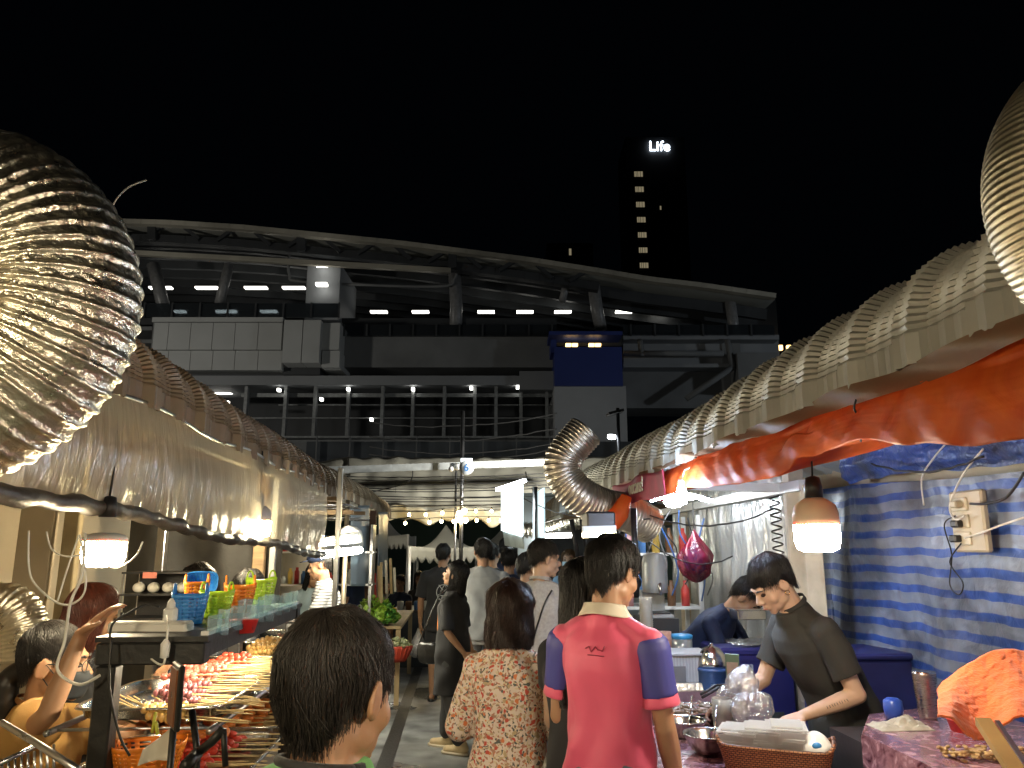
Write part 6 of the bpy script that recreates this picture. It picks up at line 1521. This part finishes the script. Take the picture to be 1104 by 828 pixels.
# --- profile man grey tee
k = person('person in a light grey tee with thin black strap, head turned right', X_(583,5.2), 5.2, -28, 1.70, .007, yaw=-50, pitch=6, skin='fair', armL=((-.2,.1,-1),(.1,.5,-.8)))
hair(k, 'short', 2600, H_black, seed=14, rad=.0012, wob_=.007, fringe=.035, nape=-.045, hull=1.0, sideline=.036)
sh = top(k, 'tee_shirt', fab_heather, hem=.80, grow=.028, sleeve=.65, sgrow=.035, amp=.006, seed=12)
project(k, sh, [[(.10-.012*q, (1.42-.035*q)*k.s) for q in range(16)]], .006, leather, 'bag_strap')
collar_(k, fab_heather, .068, .02, .004)
trousers(k, denim); shoes(k, leather)
k = person('person whose forehead shows just behind the head turned to the right', X_(568,6.3), 6.3, -60, 1.60, .010, yaw=-10, pitch=5, skin='tan')
hair(k, 'short', 700, H_black, seed=15, rad=.002); top(k, 'shirt', fab_black, seed=5); trousers(k, denim); shoes(k, leather)
# --- woman in black open dress with bag
k = person('person in a long black open dress, cream sneakers and black crossbody bag', X_(490,6.9), 6.9, 62, 1.53, .007, yaw=8, pitch=-14, female=True, skin='tan', step=.13, armL=((-.15,-.12,-1),(.15,-.62,-.7)), armR=((.1,-.1,-1),(-.35,-.5,-.7)), bodyw=.95)
hair(k, 'long', 1800, H_black, drop=.30, seed=17, rad=.0014, tail=1.6, front=80)
sh = top(k, 'black_dress', fab_black, hem=.52, grow=.030, sleeve=.92, sgrow=.028, flare=.035, amp=.007, seed=17)
m = MB(); m.loft([(k.up((0,.075,z)), .10*k.s, .085*k.s, None) for z in (.84,.9,1.0,1.1,1.2,1.26)],18); m.build('orange_top', fab_orange, k.root, local=True, remesh=.01, smooth=4, disp=folds(.003,1))
trousers(k, M('charcoal_trousers',(.05,.05,.052),.8), length=.92, grow=.022, wide=.012); shoes(k, sneaker, M('sole_cream',(.6,.52,.38),.6))
m = MB(); pb = k.up((-.10,.20,.90)); 
m.loft([(pb+Vector((0,0,z)), .055*w, .12*w, None) for z,w in ((-.10,.5),(-.08,.85),(-.03,1.05),(.03,1),(.07,.8),(.085,.6))],18); bg_ = m.build('crossbody_bag', leather, None, 'black leather crossbody bag hanging at the side of the woman in the black dress', 'bag', origin=(0,0,0)) if False else None
bo = T('crossbody_bag','black leather crossbody bag on the hip of the person in the long black dress','bag',k.root.matrix_basis @ pb if False else (Matrix.Translation(k.root.location) @ Matrix.Rotation(R(62),4,'Z')) @ pb, R(62))
mb2 = MB(); mb2.loft([(Vector((0,0,z)), .050*w, .125*w, None) for z,w in ((-.10,.45),(-.085,.8),(-.04,1.03),(.02,1),(.06,.85),(.075,.6))],20); mb2.build('bag_body', leather, bo, local=True, remesh=.008, smooth=3, disp=folds(.004,6))
m = MB(); m.tube(spline([Vector((0,-.10,.06)), Vector((-.02,-.17,.16)), Vector((.03,-.20,.42)), Vector((.16,-.16,.55))],6), .007, 6); m.tube(spline([Vector((0,.11,.05)), Vector((.02,.05,.22)), Vector((.10,-.03,.46)), Vector((.17,-.10,.54))],6), .007, 6); m.build('bag_strap', leather, bo, local=True)
# --- black tee man
k = person('person in a black tee with white back print, holding a clear bag', X_(478,9.1), 9.1, -4, 1.69, .009, yaw=-10, skin='tan', facedet=False, armL=((-.22,.05,-1),(-.02,.2,-1)), bodyw=1.05)
hair(k, 'short', 900, H_black, seed=19, rad=.002)
sh = top(k, 'tee_shirt', fab_black, hem=.76, grow=.035, sleeve=.85, sgrow=.045, amp=.007, seed=19)
wp = M('print_white',(.5,.5,.5),.6)
project(k, sh, [[(.02+.075*math.cos(t), 1.20*k.s+.085*math.sin(t)) for t in [2*math.pi*q/20 for q in range(21)]],
  [(-.03,1.24),(0,1.20),(.03,1.17),(.06,1.2),(.03,1.24),(-.01,1.17)],[(-.04,1.135),(.02,1.12),(.08,1.135)],[(-.03,1.08),(.07,1.08)]], .0045, wp, 'back_print')
trousers(k, fab_black, length=.46, grow=.03, name='shorts', wide=.01)
for nm,(hp,kn,an) in k.leg.items():
    m = MB(); m.loft([((an.x,an.y+.05,z),.05,.14,None) for z in (.002,.022)],18); m.tube([(an.x-.05,an.y+.07,.02),(an.x,an.y+.06,.07),(an.x+.05,an.y+.07,.02)],.012,6); m.build('sandal', leather, k.root, local=True)
q = k.root.location + Matrix.Rotation(R(-4),3,'Z') @ (k.arm['L'][2]+Vector((-.02,0,-.08)))
m = MB(); m.loft([(q+Vector((0,0,z)), w, w*.7, None) for z,w in ((-.30,.05),(-.27,.09),(-.2,.10),(-.1,.06),(0,.012),(.02,.01))],16)
tag(m.build('plastic_bag', film('bag_clear',(.8,.8,.8),.35,.1,.8,30)), 'clear plastic food bag hanging from the hand of the black tee person', 'bag')
# --- grey tee man and those beyond
k = person('person in a plain light grey tee, tallest in the far queue', X_(521,7.7), 7.7, -3, 1.735, .009, yaw=12, skin='tan', facedet=False, bodyw=1.06)
hair(k, 'short', 1000, H_black, seed=21, rad=.0018, wob_=.012); top(k, 'tee_shirt', fab_grey, hem=.80, grow=.03, sleeve=.8, sgrow=.04, amp=.008, seed=21); trousers(k, fab_heather); shoes(k, leather)
k = person('person whose dark head shows right behind the shoulder of the grey tee', X_(531,8.9), 8.9, -20, 1.69, .012, facedet=False)
hair(k, 'short', 500, H_black, seed=22, rad=.002); top(k, 'shirt', fab_black, seed=2); trousers(k, denim); shoes(k, leather)
k = person('person with glasses pushed up on black hair, topmost head before the lit menu board', X_(546,9.6), 9.6, -30, 1.76, .012, facedet=False)
hair(k, 'short', 500, H_black, seed=23, rad=.002); glasses(k, black_plastic); top(k, 'shirt', fab_navy, seed=2); trousers(k, denim); shoes(k, leather)
k = person('person in a navy tee standing between the grey tee and the arched white stall', X_(549,8.0), 8.0, -12, 1.64, .010, facedet=False, skin='tan')
hair(k, 'short', 700, H_black, seed=24, rad=.002, wob_=.012); top(k, 'tee_shirt', fab_navy, grow=.026, sleeve=.7, sgrow=.03, seed=24); trousers(k, denim); shoes(k, leather)
# --- masked seller in the arched stall
k = person('person with long fair brown hair and a pale face mask inside the arched white stall', X_(613,9.3), 9.3, 165, 1.62, .012, female=True, skin='fair', armL=((-.2,.3,-1),(.2,.8,-.2)), armR=((.2,.3,-1),(-.2,.8,-.2)))
hair(k, 'long', 500, hairmat('hair_brown',(.13,.07,.03)), drop=.2, seed=25, rad=.002); head_mask(k, M('mask_blue',(.5,.65,.72),.7)); top(k,'shirt', M('shirt_pale_blue',(.3,.45,.6),.8), seed=3); trousers(k, denim)
# --- bending vendor
k = person('person in a dark navy long sleeved top bending low over the cooler', X_(728,5.3), 5.3, -128, 1.66, .007, lean=46, pitch=48, skin='tan', armL=((-.1,.55,-1),(.05,.35,-1)), armR=((.1,.45,-1),(0,.3,-1)))
hair(k, 'short', 1400, H_black, seed=27, rad=.0014); top(k, 'long_sleeved_top', fab_navy, hem=1.02, grow=.016, sleeve=1, sgrow=.018, fore=.9, amp=.006, seed=27); trousers(k, fab_black); shoes(k, leather)
# --- tall vendor in black tee greyed for glare
k = person('person in a charcoal tee with gold earring, packing food over the counter', X_(903,3.55), 3.62, 96, 1.695, .0055, lean=26, pitch=38, yaw=4, skin='fair', armL=((-.25,-.36,-1),(.20,1,-.36)), armR=((.12,.40,-1),(-.08,.95,-.42)), hands=(((.2,1,-.35),(.2,-.3,-1)),((-.1,.9,-.5),(-.6,-.2,-.8))), curl=.75)
vend = k
hair(k, 'short', 4200, H_black, seed=29, rad=.0010, wob_=.008, fringe=.038, nape=-.060, sideline=.034, hull=1.02, clump=.0028)
sh = top(k, 'tee_shirt', fab_black_glare, hem=.72, grow=.030, sleeve=.72, sgrow=.030, amp=.008, seed=29)
collar_(k, fab_black_glare, .066, .02, .004)
trousers(k, fab_black); shoes(k, leather)
m = MB(); c = k.h((-.088,-.002,-.040)); m.tube([c+Vector((0,.010*math.cos(t),.010*math.sin(t))) for t in [2*math.pi*q/18 for q in range(19)]], .0015, 5, cap=False); m.build('earring', M('gold_metal',(.8,.55,.2),.2,1), k.root, local=True)
sh_, el_, wr_, a_ = k.arm['L']; m = MB()
for t in range(9):
    q = el_.lerp(wr_, .28+.045*t); m.tube([q+Vector((-.0375+.0006*t,-.004+.002*(t%3),.003)), q+Vector((-.037+.0006*t,.004,.014))], .0012, 4)
m.build('forearm_tattoo', M('tattoo_ink',(.03,.05,.05),.6), k.root, local=True)
# --- woman in tan top, arms raised
k = person('person in a tan tee, glasses and dark mask, raising both arms', X_(54,2.5), 2.5, -84, 1.415, .006, pitch=4, lean=4, female=True, skin='tan', armR=((.45,.42,.36),(-.12,.26,1)), armL=((-.1,.98,-.2),(0,.36,1)), bodyw=1.22, hands=(((0,.6,.8),(0,.8,-.5)),((-.0,.72,.70),(0,.7,-.7))), curl=.3)
hair(k, 'tied', 4000, H_black, seed=31, rad=.0010, wob_=.003, clump=.001, nape=-.05, fringe=.07, sideline=.03)
m = MB(); m.tube(spline([k.h((0,-.10,-.02)),k.h((.0,-.14,-.06)),k.h((0,-.13,-.16)),k.h((.01,-.12,-.28))],6), [.03]*6+[.036]*6+[.03]*5+[.012]*2, 12); m.build('ponytail', H_black, k.root, local=True)
collar_(k, M('neckband_brown',(.30,.13,.04),.8), .070, .014, .004)
head_mask(k, M('mask_dark',(.02,.025,.03),.7)); glasses(k, black_plastic)
top(k, 'tee_shirt', fab_tan, hem=.74, grow=.036, sleeve=.72, sgrow=.045, amp=.010, seed=31); trousers(k, denim); shoes(k, leather)
k = person('person with reddish hair, half hidden behind the raised arms at left', X_(100,3.2), 3.2, -75, 1.50, .008, pitch=12, female=True, skin='tan', armL=((-.1,.5,-1),(.1,.9,.3)), armR=((.1,.5,-1),(-.1,.9,.3)))
hair(k, 'long', 2200, H_red, drop=.26, seed=33, rad=.0012); top(k, 'shirt', fab_black, hem=.7, grow=.03, sleeve=.9, seed=33); trousers(k, fab_black); shoes(k, leather)
# --- left stall sellers
k = person('person in a black and red top bowing over the left stall beside the green basket', X_(291,4.6), 4.6, 165, 1.57, .008, lean=14, pitch=42, skin='tan', armL=((-.2,.5,-1),(.2,.9,-.2)), armR=((.2,.5,-1),(-.2,.9,-.2)))
hair(k, 'short', 1500, H_black, seed=35, rad=.0014); sh = top(k, 'top', fab_black, hem=.8, seed=35)
m = MB(); 
for a in (-.045,.03): m.cap(k.up((a,.10,1.36)),.022,k.up((a+.01,.11,1.28)),.028)
for a in (-.12,): m.cap(k.up((a,.075,1.40)),.03,k.up((a,.09,1.05)),.035)
m.build('red_panel', M('red_orange_cloth',(.75,.09,.03),.7), k.root, local=True)
k = person('person in a black and white striped tee and dark cap inside the left stall', X_(361,7.4), 7.4, 100, 1.62, .009, lean=10, pitch=14, female=True, skin='tan', armL=((-.1,.5,-1),(.0,1,-.25)), armR=((.1,.4,-1),(0,1,-.2)))
hair(k, 'short', 500, H_black, seed=36, rad=.002); top(k, 'striped_tee', striped('striped_tee',(.6,.6,.6),(.04,.04,.05),38), hem=.86, grow=.03, sleeve=1, sgrow=.03, fore=.5, seed=36); trousers(k, fab_black)
m = MB(); m.ell(k.h((0,-.015,.085)), (.098,.115,.062), k.RH, 20, 10); m.loft([(k.h((0,.115,.070)),.065,.05,k.RH),(k.h((0,.118,.078)),.065,.05,k.RH)],16); m.build('cap', fab_navy, k.root, local=True)
k = person('person in a pale blue top behind the striped tee in the left stall', X_(334,8.6), 8.6, -150, 1.50, .011, lean=15, pitch=25, female=True)
hair(k, 'long', 400, H_black, drop=.2, seed=37, rad=.002); top(k, 'top', M('pale_blue_cloth',(.33,.42,.44),.8), sleeve=.9, seed=37); trousers(k, denim)
k = person('person with bowed dark head behind the blue and orange baskets', X_(246,4.1), 4.1, 150, 1.60, .009, lean=10, pitch=40, skin='brown')
hair(k, 'short', 900, H_black, seed=38, rad=.0016); top(k, 'top', fab_black, seed=38); trousers(k, fab_black)
k = person('person in a dark top just beyond the striped tee, below the small tube lamp', X_(386,9.4), 9.4, 60, 1.58, .011, pitch=10)
hair(k, 'short', 400, H_black, seed=39, rad=.002); top(k, 'top', fab_navy, seed=39); trousers(k, denim)
# --- people at the far tables
for (px, Y, f, H, z0, lab, c_, fem) in ((453,13.2,178,1.60,-.34,'person with long black hair facing the alley at the far dark table', 'b', True),(433,12.6,150,1.55,-.33,'person in a dark top sitting left of the far dark table', 'n', False),(418,14.0,190,1.5,-.4,'person in pale clothes sitting furthest back beside the end of the left stall','g',True)):
    k = person(lab, X_(px,Y), Y, f, H, .012, female=fem, z0=z0, pitch=8, skin='tan', knee=.2, armL=((-.2,.4,-1),(.2,.8,.2)), armR=((.2,.4,-1),(-.2,.8,.2)))
    hair(k, 'long' if fem else 'short', 450, H_black, drop=.24 if fem else 0, seed=int(px), rad=.002)
    top(k, 'top', {'b':fab_black,'n':fab_navy,'g':fab_grey}[c_], hem=.9, seed=int(px))
